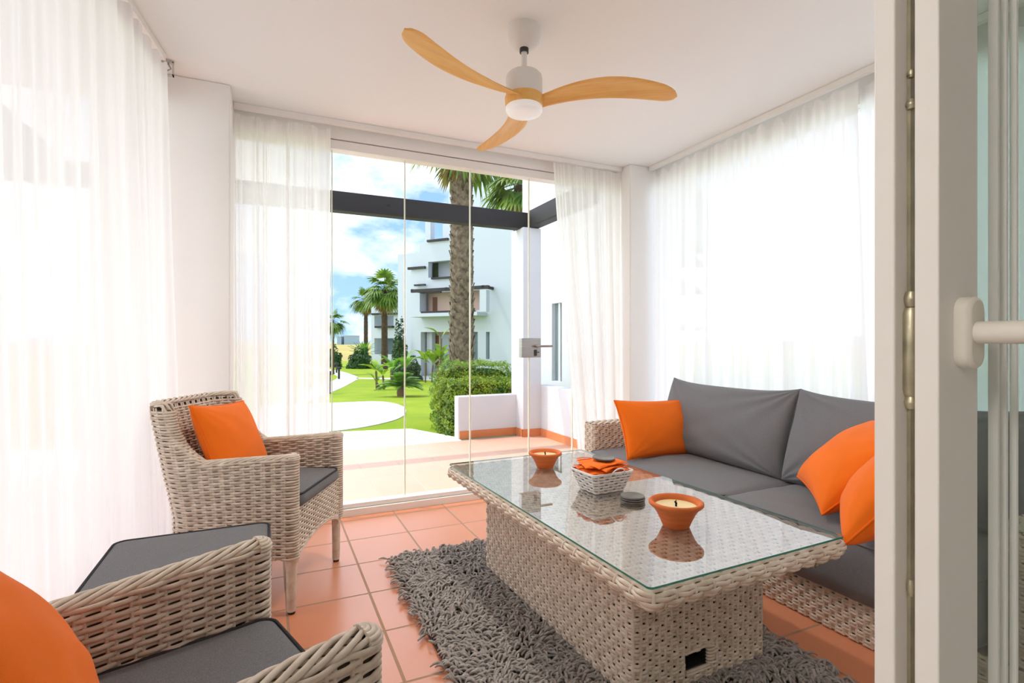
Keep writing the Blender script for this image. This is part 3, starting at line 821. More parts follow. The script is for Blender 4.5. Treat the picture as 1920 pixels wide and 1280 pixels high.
def make_chair_shell():
    mb = MB(); pitch = 0.0112
    zs = np.arange(Z_LOW, Z_TOP - 0.012, pitch)
    for j, z in enumerate(zs):
        th = TH
        P, N = shell_row(z, th, 0.0048, PI * (j % 2))
        mb.tubes(P, 0.0048, 0.0055, 6, N, closed=True)
    # stakes in pairs, inside and outside
    for k in range(-18, 19):
        for d in (-0.0062, 0.0062):
            a = (k + 0.5) * 0.040 + d
            zz = np.array([z for z in np.linspace(Z_LOW - 0.006, Z_TOP - 0.004, 30) if abs(a) <= float(reach(np.array(z))) - 0.004])
            if len(zz) < 3: continue
            for sd in (1, -1):
                P, N = shell_pt(np.full(len(zz), a), zz, sd * TH)
                mb.tubes(P, 0.0032, 0.0046, 5, N * sd)
    # dark backing behind the strands, gap shade put into its colour
    zs = np.concatenate([np.linspace(Z_LOW, Z_ARM, 6), np.linspace(Z_ARM + 0.002, Z_TOP - 0.012, 14)])
    rows = np.array([shell_row(z, TH - 0.008, n=61)[0] for z in zs])
    mb.grid(rows, 1, close_v=True)
    # plaited rim
    q = np.linspace(0, 1, 60)
    zc = Z_ARM + (Z_TOP - Z_ARM) * (q ** 1.0); half = [(L2, Z_ARM)] + [(float(reach(np.array(z))) if z > Z_ARM + 1e-6 else L1 + 0.07, z) for z in zc] + [(0.0, Z_TOP)]
    path = np.array(half + [(-a, z) for a, z in half[::-1][1:]])
    c3, _ = shell_pt(path[:, 0], path[:, 1], 0.0)
    s = np.concatenate([[0], np.cumsum(np.linalg.norm(np.diff(c3, axis=0), axis=1))])
    m = int(s[-1] / 0.006); t = np.linspace(0, s[-1], m)
    aa = np.interp(t, s, path[:, 0]); zz = np.interp(t, s, path[:, 1])
    cen, nor = shell_pt(aa, zz, 0.0)
    T = np.gradient(cen, axis=0); T /= np.linalg.norm(T, axis=1, keepdims=True)
    up = np.cross(nor, T); up *= np.where(up[:, 2:3] < 0, -1, 1)
    for k in range(6):
        f = t / 0.22 * 2 * PI + k * 2 * PI / 6
        P = cen + nor * (0.022 * np.cos(f))[:, None] + up * (0.006 + 0.008 * np.sin(f))[:, None]
        mb.tubes(P, 0.0052, 0.0058, 6, up)
    for e in (0, -1):       # end wraps of the arms
        c = cen[e]
        for dz, rr in ((-0.004, 0.030), (0.003, 0.030), (0.010, 0.027), (0.0145, 0.019), (0.0165, 0.010), (0.017, 0.003)):
            ang = np.linspace(-PI / 2, PI / 2, 9)
            P = np.stack([c[0] + rr * np.cos(ang) - 0.002, c[1] + rr * 0.95 * np.sin(ang), np.full(9, c[2] + dz)], -1)
            mb.tubes(P, 0.0046, 0.0050, 6)
    return mb
def wrapped_leg(h0, h1, r0, r1, flare=0.0):
    z = np.arange(h0, h1, 0.0016)
    f = (z - h0) / (h1 - h0)
    r = r0 + (r1 - r0) * f + flare * np.clip((f - 0.55) / 0.45, 0, 1) ** 2
    r = r + 0.0011 * np.abs(np.sin(PI * z / 0.0062))
    return MB().lathe(np.column_stack([r, z]), 18)
def wicker_base_parts(root, xf, xb, yy, arch=True, ztop=0.425):
    pass
LBL1 = 'woven rattan armchair beside the glass front with a grey seat cushion'
def make_chair():
    root = thing('wicker_armchair', LBL1, 'armchair', (0, 0, 0), 0, 'woven rattan armchairs')
    make_chair_shell().build('woven_shell', ['rattan', 'rattan_shade'], root, smooth=True)
    lo = lambda u: 0.215 + 0.062 * np.clip(np.sin(PI * np.clip(u / 0.49, 0, 1)), 0, 1) ** 0.55 - 0.18
    ap = MB(); weave_plane(ap, (0.262, -0.245, 0.18), (0, 1, 0), (0, 0, 1), (1, 0, 0), 0.49, 0.243, 0.0245, 0.0118, 0.004, 0.0042, 0.0052, lo=lo)
    ap.box(0.246, 0.252, -0.24, 0.24, 0.285, 0.42, 1)
    u = np.linspace(0, 0.49, 40); P = np.stack([0 * u + 0.262, u - 0.245, lo(u) + 0.18], -1)
    ap.tubes(P, 0.006, 0.006, 6); ap.tubes(P - np.array([0, 0, 0.008]), 0.006, 0.006, 6)
    ap.build('front_apron', ['rattan_pale', 'rattan_shade'], root, smooth=True)
    MB().box(-0.25, 0.245, -0.238, 0.238, 0.395, 0.420).build('seat_deck', 'rattan_shade', root)
    for x, y, fl in ((0.246, 0.258, 0.010), (0.246, -0.258, 0.010), (-0.225, 0.215, 0.004), (-0.225, -0.215, 0.004)):
        lg = wrapped_leg(0.012, 0.30, 0.0175, 0.0215, fl).build('leg', 'rattan_pale', root, smooth=True, loc=(x, y, 0))
        MB().lathe([(0, 0), (0.013, 0), (0.015, 0.003), (0.015, 0.0125), (0, 0.0125)], 16, caps=False).build('foot_cap', 'rubber', lg, smooth=True, autos=40)
    box_cushion('seat_cushion', 'grey_fabric', 'grey_piping', -0.232, 0.272, -0.230, 0.230, 0.421, 0.485, root, seed=3, crown=0.014)
    return root
ch1 = make_chair()
ch1.location = (-0.025, 2.685, 0); ch1.rotation_euler = (0, 0, math.radians(-26))
ch2 = copy_tree(ch1)
ch2['label'] = 'woven rattan armchair closest to the camera, cropped by the bottom edge'
ch2.location = (-0.182, 1.041, 0); ch2.rotation_euler = (0, 0, math.radians(18))

def put_pillow(label, mat_pos, w, h, t, seed, group, R, **kw):
    o = pillow('throw_pillow', 'orange_cotton', 'orange_piping', w, h, t, None, seed, **kw)
    o.location = mat_pos; o.rotation_euler = R
    return tag(o, label, 'pillow', group)
GP = 'orange throw pillows'
def basis(xaxis, yaxis):   # local x along the width, local y along the thickness
    x = Vector(xaxis).normalized(); y = Vector(yaxis); y = (y - x * y.dot(x)).normalized(); z = x.cross(y)
    return Matrix((x, y, z)).transposed().to_euler()
f1 = (math.cos(math.radians(-26)), math.sin(math.radians(-26)))
put_pillow('square orange pillow leaning in the armchair beside the glass front', (-0.085, 2.665, 0.478), 0.42, 0.39, 0.15, 2, GP, basis((f1[1], -f1[0], 0.06), (f1[0], f1[1], 0.42)))
put_pillow('square orange pillow in the armchair closest to the camera', (-0.255, 1.015, 0.487), 0.41, 0.40, 0.17, 4, GP, basis((0.27, -0.96, 0.02), (0.96, 0.27, 0.68)))

# ------------------------------------------------------------------ footstool between the chairs
fs = thing('footstool', 'low rattan footstool with grey cushion between the two armchairs', 'footstool', (-0.235, 1.945, 0), math.radians(0))
box_cushion('seat_cushion', 'grey_fabric', 'grey_piping', -0.235, 0.235, -0.215, 0.215, 0.385, 0.45, fs, seed=8, crown=0.008)
w = MB(); weave_loop(w, -0.232, 0.232, -0.212, 0.212, 0.03, 0.20, 0.385, 0.030, 0.0122, 0.0045, 0.0045, 0.0052)
w.box(-0.222, 0.222, -0.202, 0.202, 0.205, 0.38, 1); w.build('woven_base', ['rattan', 'rattan_shade'], fs, smooth=True)
for x in (-0.205, 0.205):
    for y in (-0.185, 0.185):
        lg = wrapped_leg(0.012, 0.21, 0.0175, 0.02).build('leg', 'rattan_pale', fs, smooth=True, loc=(x, y, 0))
        MB().lathe([(0, 0), (0.013, 0), (0.015, 0.0125), (0, 0.0125)], 14, caps=False).build('foot_cap', 'rubber', lg)

# ================================================================== RUG
RX0, RX1, RY0, RY1 = 0.53, 1.72, 0.80, 2.69
rug = MB().box(RX0 + 0.02, RX1 - 0.02, RY0 + 0.02, RY1 - 0.02, 0.0, 0.012).build('shag_rug', 'rug_base')
tag(rug, 'dark grey shaggy rug under the rattan coffee table', 'rug')
ny_ = 14000
px_ = rng.uniform(RX0 + 0.01, RX1 - 0.01, ny_); py_ = rng.uniform(RY0 + 0.01, RY1 - 0.01, ny_)
ang = 0.9 * np.sin(7 * px_ + 3 * np.sin(5 * py_)) + 0.9 * np.sin(9 * py_ + 2 * px_ + 1) + 0.6 * np.sin(23 * px_ - 17 * py_) + rng.normal(0, 0.45, ny_) + np.where(rng.random(ny_) < 0.3, PI, 0)
ln = rng.uniform(0.035, 0.065, ny_); curl = rng.normal(0, 1.1, ny_); hgt = rng.uniform(0.010, 0.026, ny_)
q = np.linspace(0, 1, 5)
aa = ang[:, None] + curl[:, None] * (q - 0.3)
dx = np.cumsum(np.cos(aa), 1) / 5 * ln[:, None]; dy = np.cumsum(np.sin(aa), 1) / 5 * ln[:, None]
zz = 0.010 + hgt[:, None] * np.sin(PI * (0.12 + 0.72 * q))[None]
Pr = np.stack([px_[:, None] + dx, py_[:, None] + dy, zz], -1)
rad = np.array([0.0042, 0.0055, 0.0056, 0.0046, 0.002])
pile = MB().tubes(Pr, np.broadcast_to(rad * 0.8, (ny_, 5)), np.broadcast_to(rad, (ny_, 5)), 4, cap=False).build('pile', 'rug_yarn', rug, smooth=True)
pile['kind'] = 'stuff'

# ================================================================== COFFEE TABLE
tb = thing('coffee_table', 'low rattan coffee table with a clear glass top on the grey rug', 'table', (1.268, 1.845, 0.026), math.radians(1.6))
TZ = -0.026
hole = lambda P: (P[:, 1] < -0.5) & (P[:, 0] > -0.078) & (P[:, 0] < 0.022) & (P[:, 2] > 0.040) & (P[:, 2] < 0.098)
w = MB()
weave_loop(w, -0.288, 0.288, -0.555, 0.555, 0.022, 0.0, 0.402, 0.0245, 0.0118, 0.0042, 0.0040, 0.0061, pair=2, stake_r=0.0075, skip=hole)
core = [(-0.280, -0.549, -0.549)]
c = 0.0085
w.box(-0.288 + c, -0.288 + c + 0.004, -0.555 + c, 0.555 - c, 0.0, 0.402, 1); w.box(0.288 - c - 0.004, 0.288 - c, -0.555 + c, 0.555 - c, 0.0, 0.402, 1)
w.box(-0.288 + c, 0.288 - c, 0.555 - c - 0.004, 0.555 - c, 0, 0.402, 1)
for a0, a1, b0, b1 in ((-0.288 + c, -0.075, 0, 0.402), (0.019, 0.288 - c, 0, 0.402), (-0.075, 0.019, 0.095, 0.402), (-0.075, 0.019, 0, 0.043)):
    w.box(a0, a1, -0.555 + c, -0.555 + c + 0.004, b0, b1, 1)
w.build('woven_base', ['rattan_pale', 'rattan_shade'], tb, smooth=True)
hb = MB()
for dz in (0.0, 0.009): hb.tubes(np.array([[-0.078, -0.557, 0.040 - dz], [0.024, -0.557, 0.040 - dz]]), 0.005, 0.006, 6)
for z in np.arange(0.046, 0.104, 0.0105):
    q = np.linspace(-0.4, PI * 0.9, 9); hb.tubes(np.stack([0.034 + 0.016 * -np.sin(q) * 1.0, -0.552 + 0.014 * -np.cos(q) * 0.6, np.full(9, z)], -1), 0.0045, 0.0052, 6)
hb.tubes(np.array([[-0.078, -0.557, 0.100], [-0.03, -0.559, 0.104], [0.022, -0.557, 0.108]]), 0.005, 0.006, 6)
hb.build('opening_trim', 'rattan_pale', tb, smooth=True)
hk = MB()
for q in ((-0.075, -0.071, 0.043, 0.097), (0.015, 0.019, 0.043, 0.097)): hk.box(q[0], q[1], -0.548, -0.40, q[2], q[3])
hk.box(-0.075, 0.019, -0.41, -0.40, 0.043, 0.097); hk.box(-0.075, 0.019, -0.548, -0.40, 0.093, 0.097); hk.box(-0.075, 0.019, -0.548, -0.40, 0.043, 0.046)
hk.build('hand_hole', 'black_gap', tb)
# tray frame with woven rim
GX, GY = 0.405, 0.762
r = MB()
prof = [(0.020, 0.4475, (0.1, 1)), (0.006, 0.447, (0.4, 0.9)), (-0.006, 0.4405, (0.8, 0.6)), (-0.011, 0.430, (1, 0)), (-0.011, 0.4185, (1, -0.1)), (-0.006, 0.4080, (0.8, -0.6)), (0.006, 0.4000, (0.5, -0.85)), (0.022, 0.3945, (0.45, -0.9)), (0.042, 0.3895, (0.45, -0.9)), (0.062, 0.3845, (0.45, -0.9)), (0.082, 0.3795, (0.45, -0.9)), (0.10, 0.3750, (0.45, -0.9))]
base_loop, base_n = rounded_rect(-GX, GX, -GY, GY, 0.03, 8, 0.0068)
mm = len(base_loop); nst = mm // 5; nst -= nst % 2
ph = np.arange(mm) / mm * nst * PI
for j, (ins, z, (no, nz)) in enumerate(prof):
    wv = 0.0040 * np.cos(ph + PI * ((j // 2) % 2) + 0.5 * j)
    P = np.zeros((mm, 3)); N = np.zeros((mm, 3))
    P[:, :2] = base_loop - base_n * ins + base_n * (wv * no)[:, None]; P[:, 2] = z + wv * nz
    N[:, :2] = base_n * no; N[:, 2] = nz
    r.tubes(P, 0.0042, 0.0070 if j < 7 else 0.0105, 6, N, closed=True)
for k in range(nst):        # short stakes crossing the rim
    i = int((k + 0.5) / nst * mm) % mm
    P = np.array([[*(base_loop[i] - base_n[i] * a), z] for a, z, _ in prof[:9]])
    r.tubes(P, 0.0030, 0.0062, 5, np.array([[*(base_n[i] * no), nz] for _, _, (no, nz) in prof[:9]]))
core = [np.column_stack([base_loop - base_n * (a + 0.004 * no), np.full(mm, z - 0.004 * nz)]) for a, z, (no, nz) in prof]
r.grid(np.array(core), 1, close_v=True)
r.build('tray_rim', ['rattan_pale', 'rattan_shade'], tb, smooth=True)
p = MB(); weave_plane(p, (-GX + 0.012, -GY + 0.012, 0.4445), (0, 1, 0), (1, 0, 0), (0, 0, 1), 2 * GY - 0.024, 2 * GX - 0.024, 0.0245, 0.0118, 0.0035, 0.0036, 0.0057, pair=2, stake_r=0.0075)
p.box(-GX + 0.01, GX - 0.01, -GY + 0.01, GY - 0.01, 0.426, 0.438, 1)
p.build('woven_top', ['rattan_pale', 'rattan_shade'], tb, smooth=True)
gl = MB(); lp, ln_ = rounded_rect(-GX - 0.002, GX + 0.002, -GY - 0.002, GY + 0.002, 0.016, 6)
n_ = len(lp); gl.add(np.column_stack([lp, np.full(n_, 0.464)]), np.arange(n_)[None])
g = gl.build('glass_top', 'table_glass', tb)
ge = MB(); ge.grid(np.array([np.column_stack([lp - ln_ * 0.0008, np.full(n_, 0.4575)]), np.column_stack([lp, np.full(n_, 0.4582)]), np.column_stack([lp, np.full(n_, 0.4634)]), np.column_stack([lp - ln_ * 0.0008, np.full(n_, 0.464)])]), close_v=True)
ge.build('glass_edge', 'glass_edge', g)
TT = 0.026 + 0.4642       # top of the glass

# ------------------------------------------------------------------ things on the table
def candle_bowl(label, x, y, s):
    root = thing('candle_bowl', label, 'candle bowl', (x, y, TT), 0, 'terracotta candle bowls')
    pr = np.array([(0.0, 0.0), (0.040, 0.0), (0.043, 0.003), (0.050, 0.020), (0.062, 0.045), (0.074, 0.062), (0.083, 0.068), (0.0875, 0.073), (0.0875, 0.080), (0.083, 0.084), (0.077, 0.083), (0.072, 0.077), (0.068, 0.066), (0.064, 0.056), (0.0, 0.056)]) * s
    q = MB().lathe(pr, 56, caps=False).build('bowl', 'terracotta', root, smooth=True, autos=70)
    MB().lathe(np.array([(0.0, 0.064), (0.04, 0.0645), (0.064, 0.0655), (0.0672, 0.067), (0.067, 0.058)]) * s, 48, caps=False).build('wax', 'wax', root, smooth=True)
    MB().tubes(np.array([[0, 0, 0.062], [0.001, 0, 0.074], [-0.001, 0.002, 0.079], [0.003, 0.002, 0.084]]) * s, np.array([[0.003, 0.0036, 0.0042, 0.0022]]) * s, None, 7).build('wick', 'wick', root, smooth=True)
candle_bowl('terracotta candle bowl at the near end of the table, the larger in view', 1.262, 1.395, 1.04)
candle_bowl('terracotta candle bowl at the far end of the table near the glass front', 1.252, 2.315, 0.95)
bk = thing('basket', 'small white woven basket filled with orange napkins on the glass table', 'basket', (1.288, 1.875, TT), math.radians(3))
w = MB(); mloop = 96; nb = 24
def bk_loop(f): return rounded_rect(-0.075 - 0.030 * f, 0.075 + 0.030 * f, -0.060 - 0.027 * f, 0.060 + 0.027 * f, 0.018, 8)
def resample(P, N, m):
    q = np.vstack([P, P[:1]]); nq = np.vstack([N, N[:1]]); s = np.concatenate([[0], np.cumsum(np.linalg.norm(np.diff(q, axis=0), axis=1))]); t = np.linspace(0, s[-1], m, endpoint=False)
    a = np.stack([np.interp(t, s, q[:, i]) for i in (0, 1)], -1); c = np.stack([np.interp(t, s, nq[:, i]) for i in (0, 1)], -1); return a, c / np.linalg.norm(c, axis=1, keepdims=True)
lv_ = []
for j, z in enumerate(np.arange(0.006, 0.082, 0.0125)):
    P2, N2 = resample(*bk_loop(z / 0.085), mloop)
    o = 0.003 * np.cos(np.arange(mloop) / mloop * nb * PI + PI * j)
    P3 = np.column_stack([P2 + N2 * o[:, None], np.full(mloop, z)])
    w.tubes(P3, 0.0018, 0.0056, 6, np.column_stack([N2, np.full(mloop, -0.3)]), closed=True)
for z in (0.083, 0.0865):
    P2, N2 = resample(*bk_loop(1.0), mloop); w.tubes(np.column_stack([P2, np.full(mloop, z)]), 0.0035, 0.0035, 6, np.column_stack([N2, np.zeros(mloop)]), closed=True)
Pb, Nb = resample(*bk_loop(0.0), mloop); Pt, Nt = resample(*bk_loop(1.0), mloop)
for k in range(nb):
    i = int((k + 0.5) / nb * mloop)
    w.tubes(np.array([[*Pb[i], 0.002], [*Pt[i], 0.085]]), 0.0014, 0.0050, 5, np.array([*Nb[i], -0.3]))
w.grid(np.array([np.column_stack([Pb - Nb * 0.003, np.full(mloop, 0.002)]), np.column_stack([Pt - Nt * 0.003, np.full(mloop, 0.083)])]), 1, close_v=True)
w.add(np.column_stack([Pb, np.full(mloop, 0.003)]), np.arange(mloop)[None])
w.build('woven_body', ['white_wicker', 'wicker_shade'], bk, smooth=True)
for s in (-1, 1):
    q = np.linspace(0, PI, 15)
    MB().tubes(np.stack([0.036 * np.cos(q) + (0.015 if s < 0 else -0.02), s * (0.087 + 0.016 * np.sin(q)), 0.074 + 0.034 * np.sin(q)], -1), 0.0030, 0.0030, 7).build('handle', 'white_wicker', bk, smooth=True)
GN = 'folded orange napkins in the basket'
for k, (dx, dy, a, tx, ty) in enumerate(((0.0, 0, 0.05, 0.02, 0.02), (0.008, 0.004, 0.18, -0.04, 0.05), (-0.006, 0.0, -0.1, 0.03, -0.04), (0.006, -0.002, 0.35, -0.05, 0.03), (-0.004, 0.006, -0.32, 0.05, 0.05), (0.002, 0.0, 0.12, 0.0, -0.03))):
    m = MB(); n = 22; g1 = np.linspace(-1, 1, n); U, V = np.meshgrid(g1, g1, indexing='ij')
    hw_, hd_ = (0.083, 0.066) if k == 0 else (0.098 - 0.003 * k, 0.078 - 0.002 * k)
    rip = 0.0022 * np.sin(5 * U + k) * np.sin(4 * V + 2 * k) - 0.004 * (U ** 4 + V ** 4)
    layers = []
    for s, off in ((1, 0.0035), (-1, -0.0035)):
        th_ = off * np.clip((1 - U ** 8) * (1 - V ** 8), 0, 1) ** 0.5
        G = np.stack([U * hw_, V * hd_, rip + th_], -1); m.grid(G if s > 0 else G[::-1])
    for e in np.linspace(-0.9, 0.9, 3): m.tubes(np.stack([g1 * hw_ * 0.98, np.full(n, hd_ * 0.99 * np.sign(e + 0.01)), 0.0012 * e + 0.0022 * np.sin(5 * g1 + k)], -1), 0.0012, 0.0016, 5)
    o = m.build('napkin', 'napkin', smooth=True, loc=(1.288 + dx, 1.875 + dy, TT + 0.080 + 0.0080 * k), rot=(tx, ty, math.radians(3) + a))
    tag(o, 'folded orange napkin ' + ['at the bottom of the pile in the white basket', 'second from the bottom of the pile in the white basket', 'third from the bottom of the pile in the white basket', 'third from the top of the pile in the white basket', 'second from the top of the pile in the white basket', 'on top of the pile in the white basket, under a coaster'][k], 'napkin', GN)
GCO = 'dark round coasters'
def coaster(label, x, y, z, rot=(0, 0, 0)):
    m = MB(); m.lathe([(0, 0), (0.044, 0), (0.0475, 0.0015), (0.048, 0.004), (0.0465, 0.0062), (0.043, 0.0065), (0.042, 0.0055), (0, 0.0055)], 48, caps=False)
    o = m.build('coaster', 'slate', smooth=True, loc=(x, y, z), rot=rot, autos=50); tag(o, label, 'coaster', GCO)
CX, CY = 1.303, 1.685
coaster('dark round coaster at the bottom of the stack on the glass', CX, CY, TT)
coaster('dark round coaster in the middle of the stack of three on the glass', CX + 0.001, CY - 0.001, TT + 0.0085)
coaster('dark round coaster on top of the stack on the glass', CX - 0.001, CY, TT + 0.0170)
coaster('dark round coaster lying on the orange napkins in the basket', 1.296, 1.872, TT + 0.131, (0.05, 0.03, 0))

# ================================================================== SOFA
sf = thing('sofa', 'rattan sofa with charcoal grey cushions along the right hand curtains', 'sofa', (1.985, 0.72, 0.0))
SX, SY = 0.70, 2.42
w = MB(); weave_loop(w, 0.0, SX, 0.0, SY, 0.02, 0.004, 0.160, 0.026, 0.0118, 0.0042, 0.0040, 0.0061, pair=2, stake_r=0.0075)
w.box(0.009, SX - 0.009, 0.009, SY - 0.009, 0.004, 0.158, 1); w.build('woven_base', ['rattan', 'rattan_shade'], sf, smooth=True)
for y0 in (0.0, SY - 0.135):
    w = MB(); weave_loop(w, 0.02, SX, y0, y0 + 0.135, 0.03, 0.162, 0.555, 0.026, 0.0118, 0.0042, 0.0040, 0.0061, pair=2, stake_r=0.0075)
    w.box(0.030, SX - 0.01, y0 + 0.01, y0 + 0.125, 0.162, 0.553, 1)
    weave_plane(w, (0.03, y0 + 0.008, 0.556), (1, 0, 0), (0, 1, 0), (0, 0, 1), SX - 0.04, 0.12, 0.026, 0.0118, 0.0040, 0.0040, 0.0061, pair=2)
    w.build('armrest', ['rattan', 'rattan_shade'], sf, smooth=True)
w = MB(); weave_loop(w, SX - 0.08, SX, 0.137, SY - 0.137, 0.02, 0.162, 0.60, 0.026, 0.0118, 0.0042, 0.0040, 0.0061, pair=2)
w.box(SX - 0.071, SX - 0.009, 0.146, SY - 0.146, 0.162, 0.598, 1); w.build('back_frame', ['rattan', 'rattan_shade'], sf, smooth=True)
box_cushion('seat_cushion', 'sofa_fabric', 'sofa_fabric', -0.035, 0.62, 1.145, 2.275, 0.162, 0.385, sf, seed=12, crown=0.030, r=0.05, wr=0.010, nu=70)
box_cushion('seat_cushion', 'sofa_fabric', 'sofa_fabric', -0.035, 0.62, 0.145, 1.135, 0.162, 0.385, sf, seed=14, crown=0.030, r=0.05, wr=0.014, nu=70)
for yc, wd, sd in ((1.665, 0.97, 31), (0.70, 0.97, 35)):
    o = pillow('back_cushion', 'sofa_fabric', 'sofa_fabric', wd, 0.465, 0.235, sf, sd, pinch=0.03, ex=0.34, nu=72, wr=0.020, sag=0.25, pipe=0.0035, peak=0.025)
    o.location = (0.455, yc, 0.395); o.rotation_euler = basis((0, 1, 0), (-1, 0, 0.30))
put_pillow('oblong orange pillow at the far end of the sofa against the armrest', (2.24, 2.565, 0.403), 0.58, 0.37, 0.16, 6, GP, basis((-1, 0.02, 0.03), (-0.05, -1, 0.45)))
put_pillow('square orange pillow tilted against the nearer sofa back cushion', (2.14, 1.54, 0.455), 0.45, 0.44, 0.21, 9, GP, basis((0.28, 0.31, 0.04), (-0.0855, 0.0618, 0.12)))
put_pillow('orange pillow at the near end of the sofa, mostly cut off by the door frame', (1.885, 1.215, 0.455), 0.42, 0.42, 0.20, 10, GP, basis((0.84, 0.53, 0.0), (-0.37, 0.59, 0.58)))

# ================================================================== THE TERRACE OUTSIDE
b = MB(); b.box(-2.6, 3.0, 3.50, 5.66, -0.12, -0.004); b.box(-2.6, -0.9, -1.0, 3.50, -0.12, -0.004); struct(b.build('floor_terrace', 'terrace_tile'))
b = MB()
V = [(-3.6, 5.66), (1.99, 5.66), (1.99, 5.95), (1.66, 6.72), (0.8, 6.86), (-3.6, 7.1)]
n_ = len(V)
b.add([(x, y, -0.006) for x, y in V], np.arange(n_)[None]); b.grid(np.array([[(x, y, -0.12) for x, y in V], [(x, y, -0.006) for x, y in V]]), close_v=True)
struct(b.build('paving_terrace', 'pale_paving'))
b = MB(); b.box(1.97, 2.78, 5.75, 5.88, -0.06, 0.485); struct(b.build('wall_terrace_low', 'outer_plaster', bevel=0.015))
b = MB(); b.box(2.715, 2.955, 5.56, 5.90, -0.06, 2.47); struct(b.build('wall_terrace_pier', 'outer_plaster', bevel=0.008))
b = MB(); b.box(2.95, 3.08, 3.70, 5.62, -0.06, 0.60); struct(b.build('wall_terrace_side', 'outer_plaster', bevel=0.012))
b = MB(); b.box(1.99, 2.715, 5.738, 5.751, -0.004, 0.085); b.box(2.702, 2.716, 5.55, 5.75, -0.004, 0.085); b.box(2.702, 2.952, 5.548, 5.561, -0.004, 0.085); b.box(2.938, 2.951, 3.72, 5.55, -0.004, 0.085)
struct(b.build('baseboard_terrace', 'skirting_tile'))
# neighbouring wall with a narrow window
b = MB(); b.box(3.6, 3.85, 4.9, 6.18, -0.2, 4.6); b.box(3.6, 3.85, 6.46, 7.4, -0.2, 4.6); b.box(3.6, 3.85, 6.18, 6.46, -0.2, 0.57); b.box(3.6, 3.85, 6.18, 6.46, 1.65, 4.6)
struct(b.build('wall_neighbour', 'outer_plaster'))
wnd = struct(MB().box(3.66, 3.68, 6.18, 6.46, 0.57, 1.65).build('window_15', 'house_glass'))
MB().box(3.64, 3.70, 6.30, 6.34, 0.57, 1.65).build('window_frame', 'white_metal', wnd)
# dark pergola beams
def beam(label, *bx):
    o = MB().box(*bx).build('pergola_beam', 'dark_beam', bevel=0.008); return tag(o, label, 'beam', 'dark pergola beams over the terrace')
beam('long dark timber pergola beam running across the terrace above the low wall', -3.4, 2.93, 5.62, 5.76, 2.462, 2.66)
beam('short dark timber beam running from the white pier back towards the house', 2.80, 2.94, 4.32, 5.615, 2.475, 2.675)
beam('dark timber beam running beside the left windows, seen dimly through the curtain', -1.70, -1.56, 4.32, 5.615, 2.462, 2.66)

# ================================================================== GARDEN GROUND
def strip(name, m, ds, half, zf, kind=None):
    rows = []
    for d in ds:
        rows.append([(*(FWD * d + RGT * l), zf(d)) for l in np.linspace(-half, half, 25)])
    o = MB().grid(np.array(rows)[:, ::-1]).build(name, m, smooth=False); return struct(o)
zf = lambda d: -0.06 - 0.04 * min(max(d - 7.2, 0), 20)
zf2 = lambda d: -0.02 - 0.04 * min(max(d - 7.2, 0), 20)
rows = []
strip('lawn', 'lawn', [5.2, 7.2, 12, 17, 22, 27.2, 34, 42, 52], 60, zf2)
b = MB(); b.box(-6.0, -2.6, -4, 6.2, -0.3, -0.05); struct(b.build('bounce_ground_left', 'grey_paving'))  # added grey ground, keeps green bounce light off the left curtain
b = MB(); b.box(-18, -6.0, -4, 12, -0.3, -0.05); struct(b.build('lawn_left', 'lawn'))
b = MB(); b.box(3.08, 14, -4, 5.6, -0.3, -0.06); struct(b.build('bounce_ground_right', 'pale_paving'))  # added pale ground, bounces light onto the right curtains
strip('field', 'dry_field', [52, 90, 160, 320], 300, lambda d: -0.82 + 0.0035 * (d - 52))
def ridge():
    n = 90; l = np.linspace(-420, 420, n)
    h = 4 + 2.4 * np.sin(l * 0.021 + 1) + 1.3 * np.sin(l * 0.057) + 0.7 * np.sin(l * 0.13)
    rows = []
    for d, f in ((330, 0), (360, 0.75), (400, 1.0), (460, 0.5)):
        rows.append([(*(FWD * d + RGT * a), -1 + (h_ + 1) * f) for a, h_ in zip(l, h)])
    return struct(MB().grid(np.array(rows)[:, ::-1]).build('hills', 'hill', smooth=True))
ridge()
def ground_poly(name, m, px, lift=0.012):
    P = [ground_at(*q) for q in px]
    P = np.array([(x, y, z + lift) for x, y, z in P]); n = len(P)
    Q = P.copy(); Q[:, 2] -= 0.1
    mb = MB(); mb.add(P, np.arange(n)[None]); mb.grid(np.array([Q, P]), close_v=True)
    return struct(mb.build(name, m))
def smooth_poly(p, k=3):
    p = np.array(p, float)
    for _ in range(k):
        q = np.roll(p, -1, 0); p = np.stack([0.75 * p + 0.25 * q, 0.25 * p + 0.75 * q], 1).reshape(-1, 2)
    return p
ground_poly('path_garden', 'grey_paving', smooth_poly([(480, 759), (600, 757), (660, 754), (720, 752), (764, 763), (758, 784), (700, 799), (640, 808), (560, 815), (480, 818)]))
ground_poly('path_walk', 'grey_paving', smooth_poly([(560, 762), (600, 744), (640, 728), (666, 714), (674, 709), (664, 703), (640, 696), (600, 689), (560, 686), (560, 692), (600, 696), (632, 703), (634, 709), (620, 716), (560, 734)], 2))
ground_poly('path_house', 'pale_paving', [(668, 708.2), (668, 709.8), (760, 711), (850, 714.5), (850, 712.0), (760, 709)])

